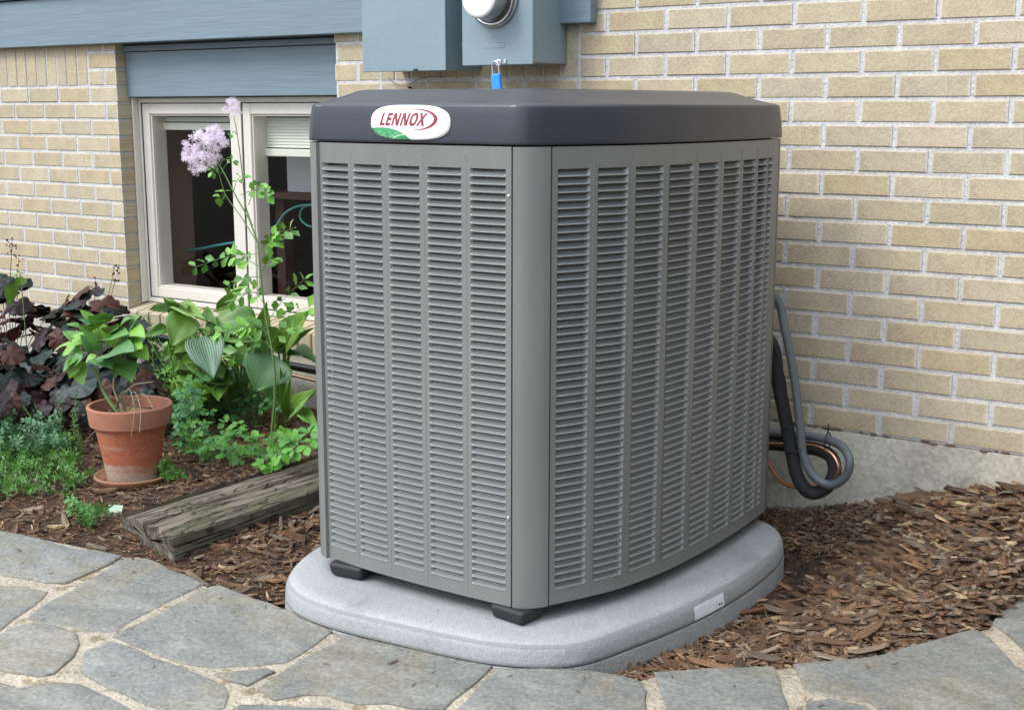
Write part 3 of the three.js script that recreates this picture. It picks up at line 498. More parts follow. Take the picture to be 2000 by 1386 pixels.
  const R = [[1.1285, -.012], [1.1285, .0010], [1.1300, .0026], [1.1345, .0028], [1.160, .0010], [1.190, -.0030], [1.2070, -.0058], [1.2115, -.0080], [1.2138, -.0110], [1.2152, -.0155], [1.2200, -.034], [1.2300, -.066], [1.2410, -.094], [1.2452, -.106], [1.2472, -.120], [1.2480, -.16]].map(([y, d]) => ({ y, pts: capRing(d), v: -d }));
  const cap = mesh('cap', toAC(loft(R)), M.cap, ac);
  // fan well and guard on the top
  const cz = .775, fr = .30; const innerP = capRing(-.16); const well = [];
  { const q = new QB(), n = innerP.length; const a = [], b = []; for (const p of innerP) { a.push(q.v(p[0], 1.248, p[1], p[0], p[1])); const an = Math.atan2(p[1] - cz, p[0] - XC); b.push(q.v(XC + Math.cos(an) * .24, 1.244, cz + Math.sin(an) * .24, 0, 0)); } const c = [], d0 = q; for (let i = 0; i < n; i++) { const an = Math.atan2(innerP[i][1] - cz, innerP[i][0] - XC); c.push(q.v(XC + Math.cos(an) * .235, 1.14, cz + Math.sin(an) * .235)); } for (let i = 0; i < n; i++) { const j = (i + 1) % n; q.q(a[i], a[j], b[j], b[i]); q.q(b[i], b[j], c[j], c[i]); } mesh('fan_well', toAC(q.geo()), M.cap, cap); }
  { const gs = []; for (let r = .04; r < .24; r += .022) { const t = new THREE.TorusGeometry(r, .0018, 5, 48); t.rotateX(Math.PI / 2); t.translate(XC, 1.2455, cz); gs.push(t); } for (let k = 0; k < 6; k++) { const a = k * Math.PI / 6; gs.push(tube([V3(XC - Math.cos(a) * .24, 1.2425, cz - Math.sin(a) * .24), V3(XC, 1.2435, cz), V3(XC + Math.cos(a) * .24, 1.2425, cz + Math.sin(a) * .24)], .002, 8, 5)); } mesh('fan_guard', toAC(merge(gs)), M.black, cap); }
  // badge on the cap
  {
    const cv = document.createElement('canvas'); cv.width = 1024; cv.height = 384; const c = cv.getContext('2d');
    c.fillStyle = '#f4f8f8'; c.fillRect(0, 0, 1024, 384);
    c.fillStyle = '#3f9e62'; c.beginPath(); c.moveTo(0, 262); c.bezierCurveTo(180, 236, 300, 252, 400, 290); c.bezierCurveTo(480, 322, 520, 350, 560, 384); c.lineTo(0, 384); c.closePath(); c.fill();
    c.fillStyle = '#74bd8a'; for (let i = 0; i < 60; i++) { const x = 40 + H2(i, 1, 5) * 380, y = 285 + H2(i, 2, 5) * 80 + x * .06; c.beginPath(); c.ellipse(x, y, 8 + 14 * H2(i, 3, 5), 5 + 6 * H2(i, 4, 5), 0, 0, 7); c.fill(); }
    c.strokeStyle = '#e9f5ec'; c.lineWidth = 9; c.beginPath(); c.moveTo(300, 384); c.bezierCurveTo(360, 340, 420, 330, 470, 326); c.stroke();
    // swoosh: thin at the ends, thick at the right
    c.fillStyle = '#8c0d20'; c.beginPath(); c.moveTo(440, 48); c.bezierCurveTo(640, 22, 860, 50, 884, 150); c.bezierCurveTo(890, 226, 760, 300, 520, 268); c.bezierCurveTo(700, 282, 830, 226, 836, 156); c.bezierCurveTo(830, 84, 690, 40, 440, 48); c.closePath(); c.fill();
    c.save(); c.transform(1, 0, -.30, 1, 190, 0); c.scale(.62, 1); c.font = 'bold 190px sans-serif'; c.fillStyle = '#8c0d20'; c.textBaseline = 'alphabetic';
    const w = c.measureText('LENNOX').width || 800; c.scale(960 / w, 1); c.fillText('LENNOX', 0, 226); c.strokeStyle = '#8c0d20'; c.lineWidth = 9; c.strokeText('LENNOX', 0, 226); c.restore();
    const tx = new THREE.CanvasTexture(cv); tx.colorSpace = THREE.SRGBColorSpace; tx.anisotropy = 8;
    const W = .226, Hh = .076, n = 72, q = new QB();
    const sm = sampler(offsetPlan(PLAN, 0).slice(10, 51)); // the front stretch
    const outline = []; for (let i = 0; i < n; i++) { const a = i / n * 2 * Math.PI, ca = Math.cos(a), sa = Math.sin(a), pw = (v, e) => Math.sign(v) * Math.pow(Math.abs(v), e); outline.push([pw(ca, .62) * W / 2 - sa * .004, pw(sa, .78) * Hh / 2]); }
    let dC = 0; { let best = 1e9; for (let d = 0; d < sm.L; d += .002) { const p = sm.at(d), pc = V3(p.x, 1.178, p.z).project(camera), e = Math.abs((pc.x + 1) * PW / 2 - 797.5); if (e < best) { best = e; dC = d; } } }
    const offY = y => { for (let i = 2; i < 9; i++) { const a = [1.1285, 1.1285, 1.13, 1.1345, 1.16, 1.19, 1.206, 1.2125, 1.216], b = [-.012, .001, .0026, .0028, .001, -.003, -.0065, -.013, -.021]; if (y < a[i + 1] || i === 7) return lerp(b[i], b[i + 1], (y - a[i]) / (a[i + 1] - a[i])); } };
    const CY = 1.1735, put = (x, y, o) => { const p = sm.at(dC + x), of = lerp(offY(CY - .03), offY(CY + .027), (y + .03) / .057) + o; return q.v(p.x + p.nx * of, CY + y, p.z + p.nz * of, .5 + x / W, .5 + y / Hh); };
    const c0 = put(0, 0, .009), r1 = outline.map(p => put(p[0] * .5, p[1] * .5, .0085)), r2 = outline.map(p => put(p[0] * .9, p[1] * .9, .0066)), r3 = outline.map(p => put(p[0], p[1], .0042)), r4 = outline.map(p => put(p[0], p[1], -.004));
    for (let i = 0; i < n; i++) { const j = (i + 1) % n; q.t(c0, r1[i], r1[j]); q.q(r1[i], r2[i], r2[j], r1[j]); q.q(r2[i], r3[i], r3[j], r2[j]); q.q(r3[i], r4[i], r4[j], r3[j]); }
    const b = mesh('badge', toAC(q.geo()), phys(lin(.84, .84, .84), { map: tx, roughness: .3, clearcoat: .4 }), ac); b.userData.label = 'white oval badge with red lettering and green corner';
  }
  // feet
  for (const [fx, fz, rt] of [[-.585, 1.262, .10], [-.090, 1.268, -.10], [.02, .34, -.2], [-.754, .34, .2]]) {
    const g = new RoundedBoxGeometry(.105, .0355, .085, 4, .012); const p = g.attributes.position; for (let i = 0; i < p.count; i++) { const t = (p.getY(i) + .018) / .036; p.setX(i, p.getX(i) * lerp(.86, 1, t)); p.setZ(i, p.getZ(i) * lerp(.86, 1, t)); } g.computeVertexNormals();
    g.rotateY(rt); g.translate(fx, .063 + .0178, fz); mesh('foot', toAC(g), M.rubber, ac);
  }
  // screws on the panel edge
  for (const [px, py] of [[992, 382], [991, 1010]]) { const s = sampler(frontPts), p = s.at(s.L - .008), w = onZ(px, py, p.z); const g = new THREE.SphereGeometry(.0042, 12, 8); g.scale(1, 1, .6); g.translate(p.x, w.y, p.z + .001); mesh('screw', toAC(g), M.steel, ac); }
  ac.rotation.z = -.0035;
}
let PADPL;
{ // pad
  const cp = [[-.80, .62], [-.845, .80], [-.852, 1.0], [-.83, 1.16], [-.785, 1.28], [-.72, 1.37], [-.63, 1.425], [-.5, 1.446], [-.33, 1.436], [-.16, 1.418], [-.06, 1.398], [.035, 1.352], [.098, 1.29], [.148, 1.13], [.184, .979], [.205, .83], [.214, .70], [.212, .56], [.200, .44], [.172, .345], [.12, .275], [.03, .235], [-.2, .215], [-.45, .22], [-.65, .27], [-.745, .38]];
  const c = new THREE.CatmullRomCurve3(cp.map(p => V3(p[0], 0, p[1])), true, 'centripetal'); const PL = []; for (let i = 0; i < 180; i++) { const p = c.getPointAt(i / 180); PL.push([p.x, p.z]); }
  PADPL = PL;
  const pad = thing('equipment_pad', 'pale grey rounded plastic concrete pad carrying the air conditioner', 'equipment pad', V3(-.32, -.14, .83));
  const lo = g => { g.translate(-pad.position.x, -pad.position.y, -pad.position.z); return g; };
  // orientation of this curve is the reverse of the cabinet plan: check by area
  let ar = 0; for (let i = 0; i < PL.length; i++) { const a = PL[i], b = PL[(i + 1) % PL.length]; ar += a[0] * b[1] - b[0] * a[1]; }
  let ar2 = 0; for (let i = 0; i < PLAN.length; i++) { const a = PLAN[i], b = PLAN[(i + 1) % PLAN.length]; ar2 += a[0] * b[1] - b[0] * a[1]; }
  if (ar * ar2 < 0) PL.reverse();
  const R = [[.0015, -.006], [.003, -.0008], [.012, -.001], [.030, -.003], [.042, -.007], [.050, -.013], [.056, -.022], [.0595, -.034], [.0615, -.055], [.0628, -.10]].map(([y, d]) => ({ y, pts: offsetPlan(PL, d), v: -d }));
  mesh('slab', lo(boxUV(loft(R, { closeTop: true, closeBottom: true }))), M.pad, pad);
  mesh('base', lo(boxUV(loft([[-.14, .004], [-.006, 0], [-.0015, -.003]].map(([y, d]) => ({ y, pts: offsetPlan(PL, d) })), { closeTop: true }))), M.padBase, pad);
  // sticker
  const cv = document.createElement('canvas'); cv.width = 256; cv.height = 160; const x = cv.getContext('2d'); x.fillStyle = '#d9dde0'; x.fillRect(0, 0, 256, 160); x.fillStyle = '#a9b0b6'; for (let r = 0; r < 7; r++) for (let k = 0; k < 9; k++) if (H2(r, k, 3) > .25) x.fillRect(14 + k * 21, 14 + r * 19, 9 + 9 * H2(k, r, 4), 5); x.fillStyle = '#2a2d33'; x.fillRect(206, 96, 10, 34); x.fillRect(222, 108, 16, 22);
  const tx = new THREE.CanvasTexture(cv); tx.colorSpace = THREE.SRGBColorSpace;
  const q = new QB(), a = onY(1351, 1212, .006), e = onY(1402, 1182, .006); const nearest = p => { let b = 0, bd = 9; PL.forEach((v, i) => { const d = Math.hypot(v[0] - p.x, v[1] - p.z); if (d < bd) { bd = d; b = i; } }); return b; };
  const i0 = nearest(a), i1 = nearest(e), st = i1 > i0 ? 1 : -1, n = Math.abs(i1 - i0); const rows = [[.007, .0012], [.013, .0008], [.030, -.0016], [.0385, -.0046]].map(([y, d]) => [y, offsetPlan(PL, d)]); const ids = [];
  for (let k = 0; k <= n; k++) { const i = i0 + st * k; ids.push(rows.map(([y, o]) => q.v(o[i][0], y, o[i][1], k / n, (y - .007) / .0315))); }
  for (let k = 0; k < n; k++) for (let r = 0; r < 3; r++) q.q(ids[k][r], ids[k + 1][r], ids[k + 1][r + 1], ids[k][r + 1]);
  mesh('sticker', lo(q.geo()), std(0xffffff, { map: tx, roughness: .5 }), pad).userData.label = 'worn white printed sticker on the pad side';
}

// ---- refrigerant lines between the unit and the wall
{
  const Z = .20, pt = (a, z = Z) => a.map(p => onZ(p[0], p[1], p[2] === undefined ? z : p[2]));
  function line(name, label, cat, pts, r, mat, extra) { const b = pts[0].clone(); b.y = Math.min(...pts.map(p => p.y)); const t = thing(name, label, cat, b); mesh(extra || 'pipe', tube(pts.map(p => p.clone().sub(b)), r, 80, 12), mat, t); return t; }
  line('conduit', 'smooth grey flexible conduit curving down and looping against the foundation', 'conduit', [V3(.0, .70, .27), ...pt([[1514, 580], [1535, 650, .2], [1552, 740], [1563, 830], [1570, 890], [1590, 930], [1622, 947], [1652, 930], [1660, 900], [1645, 872, .17], [1610, 857, .13], [1560, 850, .10], [1500, 846, .08], [1440, 842, .08]])], .0125, M.conduit);
  const s = line('insulated_pipe', 'thick black foam insulated refrigerant pipe hanging in a low bend', 'pipe', [V3(.0, .62, .27), ...pt([[1506, 670, .22], [1520, 745, .21], [1535, 820, .2], [1548, 890, .2], [1560, 935, .2], [1582, 962, .19], [1610, 955, .17], [1630, 925, .15], [1626, 895, .13], [1605, 880, .11], [1560, 872, .09], [1500, 866, .08], [1430, 864, .08]])], .0195, M.foam);
  line('copper_pipe', 'bare copper refrigerant pipe looping inside the grey conduit', 'pipe', pt([[1440, 866, .13], [1500, 867, .14], [1560, 868, .15], [1600, 873, .17], [1628, 890, .185], [1638, 912, .19], [1632, 932, .185], [1612, 946, .17], [1585, 948, .15], [1560, 940, .13]]), .0052, M.copper);
  line('copper_pipe', 'short dull copper pipe dipping out from behind the unit corner', 'pipe', pt([[1470, 850, .27], [1488, 880, .265], [1505, 912, .255], [1525, 938, .24], [1550, 951, .215], [1580, 950, .17]]), .0052, std(lin(.50, .20, .10), { metalness: 1, roughness: .4 }));
  line('control_wire', 'thin black control wire arching beside the insulated pipe', 'wire', pt([[1510, 670, .235], [1522, 700, .235], [1535, 750, .235], [1537, 800, .23], [1550, 860, .228]]), .0022, M.black);
  for (const [px, py, r, rot] of [[1543, 832, .024, .3], [1553, 878, .026, .25]]) { const p = onZ(px, py, .2), t = thing('cable_tie', px === 1543 ? 'upper black cable tie round the insulated pipe' : 'lower black cable tie binding conduit to the insulated pipe', 'cable tie', p); const g = new THREE.TorusGeometry(r, .0022, 6, 28); g.rotateX(Math.PI / 2 + .1); g.rotateZ(rot); mesh('band', g, M.black, t); const h = box(r - .002, r + .014, -.0025, .0025, -.002, .002); mesh('tail', h, M.black, t); }
  { const p = onZ(1617, 862, .16), t = thing('cable_tie', 'black cable tie with upright tail round the looped pipes', 'cable tie', p); const g = new THREE.TorusGeometry(.024, .002, 6, 28); g.rotateY(Math.PI / 2); mesh('band', g, M.black, t); mesh('tail', box(-.0015, .0015, .022, .05, -.0015, .0015), M.black, t); }
}

const LM0 = std(lin(.09, .065, .045), { roughness: .95 });
// ================================================================== MULCH
const inPad = (x, z, m = 0) => { let c = false; const P = PADPL; for (let i = 0, j = P.length - 1; i < P.length; j = i++) { const k = 1 + m, ax = -.32 + (P[i][0] + .32) * k, az = .83 + (P[i][1] - .83) * k, bx = -.32 + (P[j][0] + .32) * k, bz = .83 + (P[j][1] - .83) * k; if ((az > z) !== (bz > z) && x < (bx - ax) * (z - az) / (bz - az) + ax) c = !c; } return c; };
function chipGeo(k) { // a torn flake of bark, unit length
  const q = new QB(), n = 7, top = [], bot = []; for (let i = 0; i < n; i++) { const a = i / n * 6.283, r = .5 * (.72 + .45 * H2(i, k, 11)); const x = Math.cos(a) * r, z = Math.sin(a) * r * (.38 + .25 * H2(k, 3, 12)); const y = .06 + .1 * H2(i, k, 13) + .12 * (x * x * 4); top.push(q.v(x * .9, y, z * .9, x, z)); bot.push(q.v(x, y - .12, z, x, z)); }
  const c = q.v(.05, .12 + .08 * H2(k, 5, 14), 0, .05, 0); for (let i = 0; i < n; i++) { const j = (i + 1) % n; q.t(top[j], top[i], c); q.q(bot[i], top[i], top[j], bot[j]); } return q.geo(true);
}
function scatter(name, label, geo, mat, n, gen, cols) {
  const im = new THREE.InstancedMesh(geo, mat, n); im.name = numbered(name); im.castShadow = im.receiveShadow = true; scene.add(im); tag(im, label, 'mulch', null, 'stuff');
  const m = new THREE.Matrix4(), qt = new THREE.Quaternion(), e = new THREE.Euler(), col = new THREE.Color();
  let i = 0, guard = 0; while (i < n && guard++ < n * 40) { const o = gen(); if (!o) continue; e.set(o.rx, o.ry, o.rz, 'YXZ'); qt.setFromEuler(e); m.compose(V3(o.x, o.y, o.z), qt, V3(...o.s)); im.setMatrixAt(i, m); const c = cols[Math.floor(Math.pow(rnd(), 1.25) * cols.length)], f = rr(.65, 1.3); col.setRGB(c[0] * f, c[1] * f, c[2] * f); im.setColorAt(i, col); i++; }
  im.count = i; return im;
}
const barkM = std(lin(1, 1, 1), { map: T.bark, roughness: .95 });
const barkCols = [[.175, .098, .056], [.215, .122, .068], [.14, .082, .05], [.26, .15, .085], [.205, .135, .09], [.25, .195, .145], [.11, .075, .052], [.32, .185, .10], [.31, .255, .195], [.48, .36, .22]];
const okR = (x, z) => z > .012 && z < edgeZ(x) + .012 && !inPad(x, z, .004);
for (let k = 0; k < 4; k++) scatter('bark_mulch', ['coarse brown bark chips banked between the patio and the foundation', 'curled reddish bark flakes over the right hand bed', 'broad grey brown bark pieces on the right hand bed', 'narrow bark splinters over the right hand bed'][k], chipGeo(k + 1), barkM, 2700, () => {
  const x = rr(-.1, 1.75), z = rr(0, 1.5); if (!okR(x, z)) return null; if (x < .36 && z > .22 && z < .72 && rnd() < .96) return null;
  const big = sst(.95, .3, z) * sst(.2, .45, x), s = rr(.012, .03) + big * Math.pow(rnd(), 1.4) * .072; if (rnd() > .45 + .55 * sst(.18, .42, x) && z > .3) return null;
  return { x, z, y: bedH(x, z) + rr(-.003, .012) + s * .05, rx: rr(-.38, .38), ry: rr(0, 6.3), rz: rr(-.35, .35), s: [s * rr(1.0, 2.1), s * rr(.28, .7), s * rr(.55, 1.15)] };
}, barkCols);
for (let k = 0; k < 3; k++) scatter('bark_mulch', ['fine dark shredded bark over the left hand planting bed', 'fine reddish shredded bark round the flower pot', 'crumbled bark in the planting bed under the window'][k], chipGeo(k + 8), barkM, 4200, () => {
  const x = rr(-3.6, -.45), z = rr(0, 1.75); if (z > edgeZ(x) + .02 || z < .012 || inPad(x, z, .004)) return null;
  const s = rr(.007, .02) + (rnd() < .10 ? rr(.01, .035) : 0) + (x > -1.1 && rnd() < .3 ? rr(0, .035) : 0);
  return { x, z, y: bedH(x, z) + rr(-.003, .008), rx: rr(-.5, .5), ry: rr(0, 6.3), rz: rr(-.4, .4), s: [s * rr(.9, 2.2), s, s * rr(.5, 1)] };
}, barkCols);
scatter('bark_mulch', 'scattered large flat bark plates on top of the right hand mulch', chipGeo(21), barkM, 130, () => { const x = rr(.3, 1.7), z = rr(.03, 1.1); if (!okR(x, z) || z > edgeZ(x) - .06) return null; const s = rr(.05, .10); return { x, z, y: bedH(x, z) + rr(.012, .022), rx: rr(-.25, .25), ry: rr(0, 6.3), rz: rr(-.2, .2), s: [s * rr(.9, 1.5), s * .25, s * rr(.6, 1.1)] }; }, barkCols);
const fibre = new THREE.BoxGeometry(1, .03, .045);
const strawCols = [[.20, .11, .055], [.16, .085, .045], [.13, .075, .04], [.22, .12, .06], [.17, .09, .05], [.26, .16, .085], [.34, .23, .13], [.46, .34, .2]];
scatter('shredded_fibre', 'thin bark fibres and needles scattered over the mulch beds', fibre, std(lin(1, 1, 1), { roughness: .95 }), 9000, () => {
  const L = rnd() < .5, x = L ? rr(-3.2, -.5) : rr(-.1, 1.5), z = rr(0, 1.7); if (z > edgeZ(x) + .02 || z < .012 || inPad(x, z, .004)) return null;
  if (x > 0 && x < .36 && z > .22 && z < .72 && rnd() < .8) return null; const s = rr(.012, .05); return { x, z, y: bedH(x, z) + rr(.002, .013), rx: 0, ry: rr(0, 6.3), rz: rr(-.25, .25), s: [s * .7, rr(.02, .06), rr(.015, .045)] };
}, strawCols);
scatter('paving_debris', 'loose bark crumbs and needles lying on the flagstones', chipGeo(5), barkM, 110, () => {
  const x = rr(-1.9, 1.0), z = edgeZ(x) + Math.pow(rnd(), 1.6) * .5 + .005; const s = rr(.004, .012) + (rnd() < .1 ? .012 : 0); return { x, z, y: .0035, rx: 0, ry: rr(0, 6.3), rz: 0, s: [s * rr(1, 2.2), s * .5, s * .6] };
}, barkCols);
scatter('pad_debris', 'few bark crumbs and grit lying on the pad', chipGeo(6), barkM, 46, () => {
  const x = rr(-.85, .22), z = rr(.2, 1.46); if (!inPad(x, z, -.09)) return null; const s = rr(.003, .008); return { x, z, y: .0635, rx: 0, ry: rr(0, 6.3), rz: 0, s: [s * rr(1, 2), s * .5, s * .6] };
}, barkCols);
// pale splinters that stand out on the bark
for (const [px, py, len, ang, lab] of [[1555, 1222, .085, .25, 'pale split wood stick lying on the shredded mulch'], [1530, 1205, .06, 1.0, 'thin pale wood splinter standing slanted in the mulch'], [1480, 1188, .16, .75, 'long reddish bark strip leaning on the pad base'], [1620, 1247, .045, 1.4, 'short pale splinter beside the flagstone edge']]) {
  const p = onY(px, py, -.03); p.y = bedH(p.x, p.z) + .014; const t = thing('wood_splinter', lab, 'wood splinter', p); const g = new RoundedBoxGeometry(len, .007, .013, 2, .003); const a = g.attributes.position; for (let i = 0; i < a.count; i++) { const u = a.getX(i) / len; a.setZ(i, a.getZ(i) * (1 - .5 * u) + .006 * Math.sin(u * 5)); } g.computeVertexNormals(); mesh('stick', g, std(lab.includes('reddish') ? lin(.22, .09, .04) : lin(.48, .32, .17), { map: T.bark, roughness: .9 }), t); t.rotation.set(.05, ang, .12);
}

// ---- tall hedge beyond the right hand side of the view: it keeps the light off everything that faces that way
{
  const h = thing('hedge', 'tall dark evergreen hedge standing across the patio from the meter boxes', 'hedge', V3(4.4, -.05, 2.6)); const q = new QB();
  for (let i = 0; i < 16000; i++) { const x = rr(-.9, .9), y = rr(.05, 4.6), z = rr(-4.2, 4.4), s = rr(.05, .12), a = V3(rr(-1, 1), rr(-1, 1), rr(-1, 1)).normalize(), b = a.clone().cross(V3(rr(-1, 1), 1, rr(-1, 1))).normalize(); const w = .9 + .12 * Math.sin(y * 3 + z * 2); const X = x * w; q.t(q.v(X + a.x * s, y + a.y * s, z + a.z * s), q.v(X - a.x * s * .3 + b.x * s * .5, y - a.y * s * .3 + b.y * s * .5, z - a.z * s * .3 + b.z * s * .5), q.v(X - a.x * s * .3 - b.x * s * .5, y - a.y * s * .3 - b.y * s * .5, z - a.z * s * .3 - b.z * s * .5)); }
  mesh('foliage', q.geo(true), std(lin(.035, .065, .028), { roughness: .8 }), h);
  for (let i = 0; i < 7; i++) { const z = -3.9 + i * 1.3; mesh('trunk', taperTube([V3(0, 0, z), V3(.05, 2, z + .05), V3(0, 4.3, z)], .07, .015, 8, 7), LM0, h); }
}
// ---- old landscape timber
{
  const a = onY(262, 1062, .0), b = onY(330, 1086, .0);
  const t = thing('landscape_timber', 'weathered grey split timber half sunk in the mulch beside the pad', 'timber', V3(-1.318, -.032, 1.29));
  const dir = V3(.10, 0, -.99).normalize();
  const nx = 60, prof = []; const W = .29, Hh = .100; const q = new QB();
  const N = 160; for (let i = 0; i < N; i++) { const s = i / N * 4; let y, z; const r = .014; const sq = (k, f) => k; if (s < 1) { z = -W / 2 + s * W; y = 0; } else if (s < 2) { z = W / 2; y = (s - 1) * Hh; } else if (s < 3) { z = W / 2 - (s - 2) * W; y = Hh; } else { z = -W / 2; y = Hh - (s - 3) * Hh; } prof.push([z, y]); }
  const groove = (z, x) => { let d = 0; for (const [gz, w, dp, f] of [[-.022, .007, .040, 1], [.036, .004, .016, 2], [-.060, .005, .020, 3], [.072, .003, .012, 4], [-.088, .003, .012, 5], [.012, .003, .012, 6]]) { const c = gz + .010 * Math.sin(x * (3 + f)) + .006 * Math.sin(x * 11 + f); d += .7 * dp * Math.exp(-Math.pow((z - c) / w, 2)) * (f === 1 ? 1 : .5 + .5 * Math.sin(x * 7 + f * 2)); } return d; };
  const L = .85; const idx = [];
  for (let i = 0; i <= nx; i++) { const x = i / nx * L; const row = []; prof.forEach(([z, y]) => { let yy = y, zz = z; if (y > Hh * .97) { yy -= groove(z, x) + .008 * (fbm(x * .4, z * 2 + .5, 16, 16, 3, 401) - .3) + .022 * Math.pow(Math.abs(z) / (W / 2), 6); } if (Math.abs(z) > W * .48 && y > .01) { zz += .012 * (fbm(x * .3 + .2, y * 3, 16, 16, 3, 403) - .5); if (z > 0) zz -= .010 * Math.exp(-Math.pow((y - .07 - .01 * Math.sin(x * 4)) / .006, 2)); } if (i === 0) yy *= 1; const xx = x + (i === 0 ? .03 * (fbm(z * 4 + .5, y * 4, 16, 16, 2, 405) - .5) - .03 * (z / W) : 0); row.push(q.v(xx, yy, zz, x, z + y)); }); idx.push(row); }
  for (let i = 0; i < nx; i++) for (let k = 0; k < N; k++) q.q(idx[i][k], idx[i + 1][k], idx[i + 1][(k + 1) % N], idx[i][(k + 1) % N]);
  for (const i of [0, nx]) { const c = q.v(i ? L : -.0, .055, 0, 0, 0); for (let k = 0; k < N; k++) q.t(idx[i][k], idx[i][(k + 1) % N], c); }
  mesh('beam', q.geo(), M.timber, t); t.rotation.y = Math.atan2(-dir.z, dir.x); t.rotation.x = .03;
}

// ================================================================== PLANTS
// unit leaf along +X, normal +Y, across Z
function leafGeo({ prof, nu = 4, nv = 7, fold = .2, droop = .2, rib = 0, wave = 0, lobes = 0, seedv = 1 }) {
  const q = new QB(), id = [];
  for (let i = 0; i <= nv; i++) { const t = i / nv, w = prof(t), row = []; for (let j = -nu; j <= nu; j++) { const s = j / nu; const x = t - (Math.abs(s) * .0); let y = Math.abs(s) * w * fold - droop * t * t + (rib ? (j % 2 ? rib : 0) * w : 0) + wave * Math.sin(t * 9 + s * 4 + seedv) * Math.abs(s); row.push(q.v(x + (lobes ? -.10 * Math.abs(s) * (1 - t) : 0), y, s * w, t, s * .5 + .5)); } id.push(row); }
  for (let i = 0; i < nv; i++) for (let j = 0; j < 2 * nu; j++) q.q(id[i][j], id[i][j + 1], id[i + 1][j + 1], id[i + 1][j]);
  return q.geo();
}
function lobedGeo(k, n = 7, cup = .1) { // rounded scalloped leaf, centre at origin, unit width, normal +Y
  const q = new QB(), c = q.v(0, 0, 0, .5, .5), N = 28, ring = (r0, f) => { const o = []; for (let i = 0; i < N; i++) { const a = (i / N) * Math.PI * 2, notch = Math.exp(-Math.pow((a > Math.PI ? a - 2 * Math.PI : a) / .28, 2)); const r = r0 * (.5 + .07 * Math.abs(Math.cos(a * n / 2)) + .04 * H2(i, k, 5)) * (1 - .7 * notch * f); o.push(q.v(-Math.cos(a) * r, -cup * r0 * r0 + .09 * r0 * Math.cos(a * n) * f * .4 + .05 * (H2(i, k, 8) - .5) * r0, Math.sin(a) * r, .5 + .5 * Math.cos(a) * r0, .5 + .5 * Math.sin(a) * r0)); } return o; };
  const r1 = ring(.5, .6), r2 = ring(1, 1); for (let i = 0; i < N; i++) { const j = (i + 1) % N; q.t(c, r1[j], r1[i]); q.q(r1[i], r1[j], r2[j], r2[i]); } return q.geo();
}
const _b = new THREE.Matrix4();
function putLeaf(parent, name, geo, mat, base, tip, nrm, wid) { // world points
  const X = tip.clone().sub(base), L = X.length(); X.normalize(); const Z = X.clone().cross(nrm).normalize(), Y = Z.clone().cross(X);
  const m = mesh(name, geo, mat, parent); _b.makeBasis(X, Y, Z); m.quaternion.setFromRotationMatrix(_b); m.position.copy(base).sub(parent.position); m.scale.set(L, L, wid || L); return m;
}
const toCam = p => camera.position.clone().sub(p).normalize();
const UPV = V3(0, 1, 0);
const jitter = (v, a) => v.clone().add(V3(rr(-a, a), rr(-a, a), rr(-a, a)));
function stem(parent, pts, r0, r1, mat, name = 'stem') { return mesh(name, taperTube(pts.map(p => p.clone().sub(parent.position)), r0, r1, 12, 5), mat, parent); }
const ovate = t => .34 * Math.pow(Math.sin(Math.PI * Math.min(1, .04 + .96 * Math.pow(t, .72))), .85) * (1 - .12 * t);
const G = {
  hosta: [1, 2, 3].map(k => leafGeo({ prof: ovate, nu: 6, nv: 10, fold: .30, droop: .16 + .06 * k, rib: .10, wave: .03, seedv: k })),
  ovate: [1, 2, 3].map(k => leafGeo({ prof: t => ovate(t) * 1.05, nu: 3, nv: 7, fold: .22, droop: .12 + .08 * k, wave: .03, seedv: k })),
  leaflet: [1, 2, 3].map(k => leafGeo({ prof: t => .31 * Math.pow(Math.sin(Math.PI * Math.min(1, .04 + .96 * Math.pow(t, 1.12))), .85) * (1 + .16 * Math.sin(t * 15)), nu: 2, nv: 7, fold: .15, droop: .06 * k, wave: .04, seedv: k })),
  strap: [1].map(k => leafGeo({ prof: t => .03 * Math.pow(Math.sin(Math.PI * (.12 + .86 * t)), .6), nu: 1, nv: 8, fold: .6, droop: .35 })),
  lobed: [1, 2, 3, 4].map(k => lobedGeo(k)),
};
const HS = { roughness: .45, specularIntensity: .42, transmission: .03 };
const LM = {
  hosta: [leafM(.15, .33, .045, { map: T.vein }), leafM(.11, .27, .045, { map: T.vein }), leafM(.20, .40, .06, { map: T.vein })], hostaBlue: leafM(.22, .34, .22, { roughness: .5, map: T.veinS }), hostaDark: leafM(.06, .19, .04, { roughness: .38, map: T.vein }),
  pot: [leafM(.10, .255, .05), leafM(.18, .38, .045), leafM(.085, .22, .07)], rue: [leafM(0.127, 0.324, 0.044), leafM(0.098, 0.252, 0.048), leafM(0.184, 0.420, 0.048)], col: [leafM(0.052, 0.180, 0.048, { specularIntensity: .6 }), leafM(0.075, 0.216, 0.040, { specularIntensity: .6 }), leafM(0.040, 0.138, 0.044, { specularIntensity: .6 })], colBright: [leafM(0.098, 0.288, 0.036, { specularIntensity: .6 }), leafM(0.115, 0.324, 0.040, { specularIntensity: .6 }), leafM(0.075, 0.228, 0.040, { specularIntensity: .6 })],
  heu: [leafM(.010, .013, .012, HS), leafM(.020, .009, .010, HS), leafM(.013, .026, .020, HS), leafM(.060, .019, .010, { roughness: .5, specularIntensity: .5, transmission: .15 }), leafM(.034, .046, .044, HS)],
  sedum: leafM(.10, .26, .04, { roughness: .55 }), fern: leafM(.10, .26, .05, { roughness: .55 }), fine: leafM(.17, .36, .06), stem: std(lin(.12, .2, .06)), woody: std(lin(.22, .20, .14), { roughness: .9 }), red: std(lin(.12, .035, .03)), petal: phys(lin(.92, .85, .92), { roughness: .7, transmission: .3, thickness: 0 }),
};
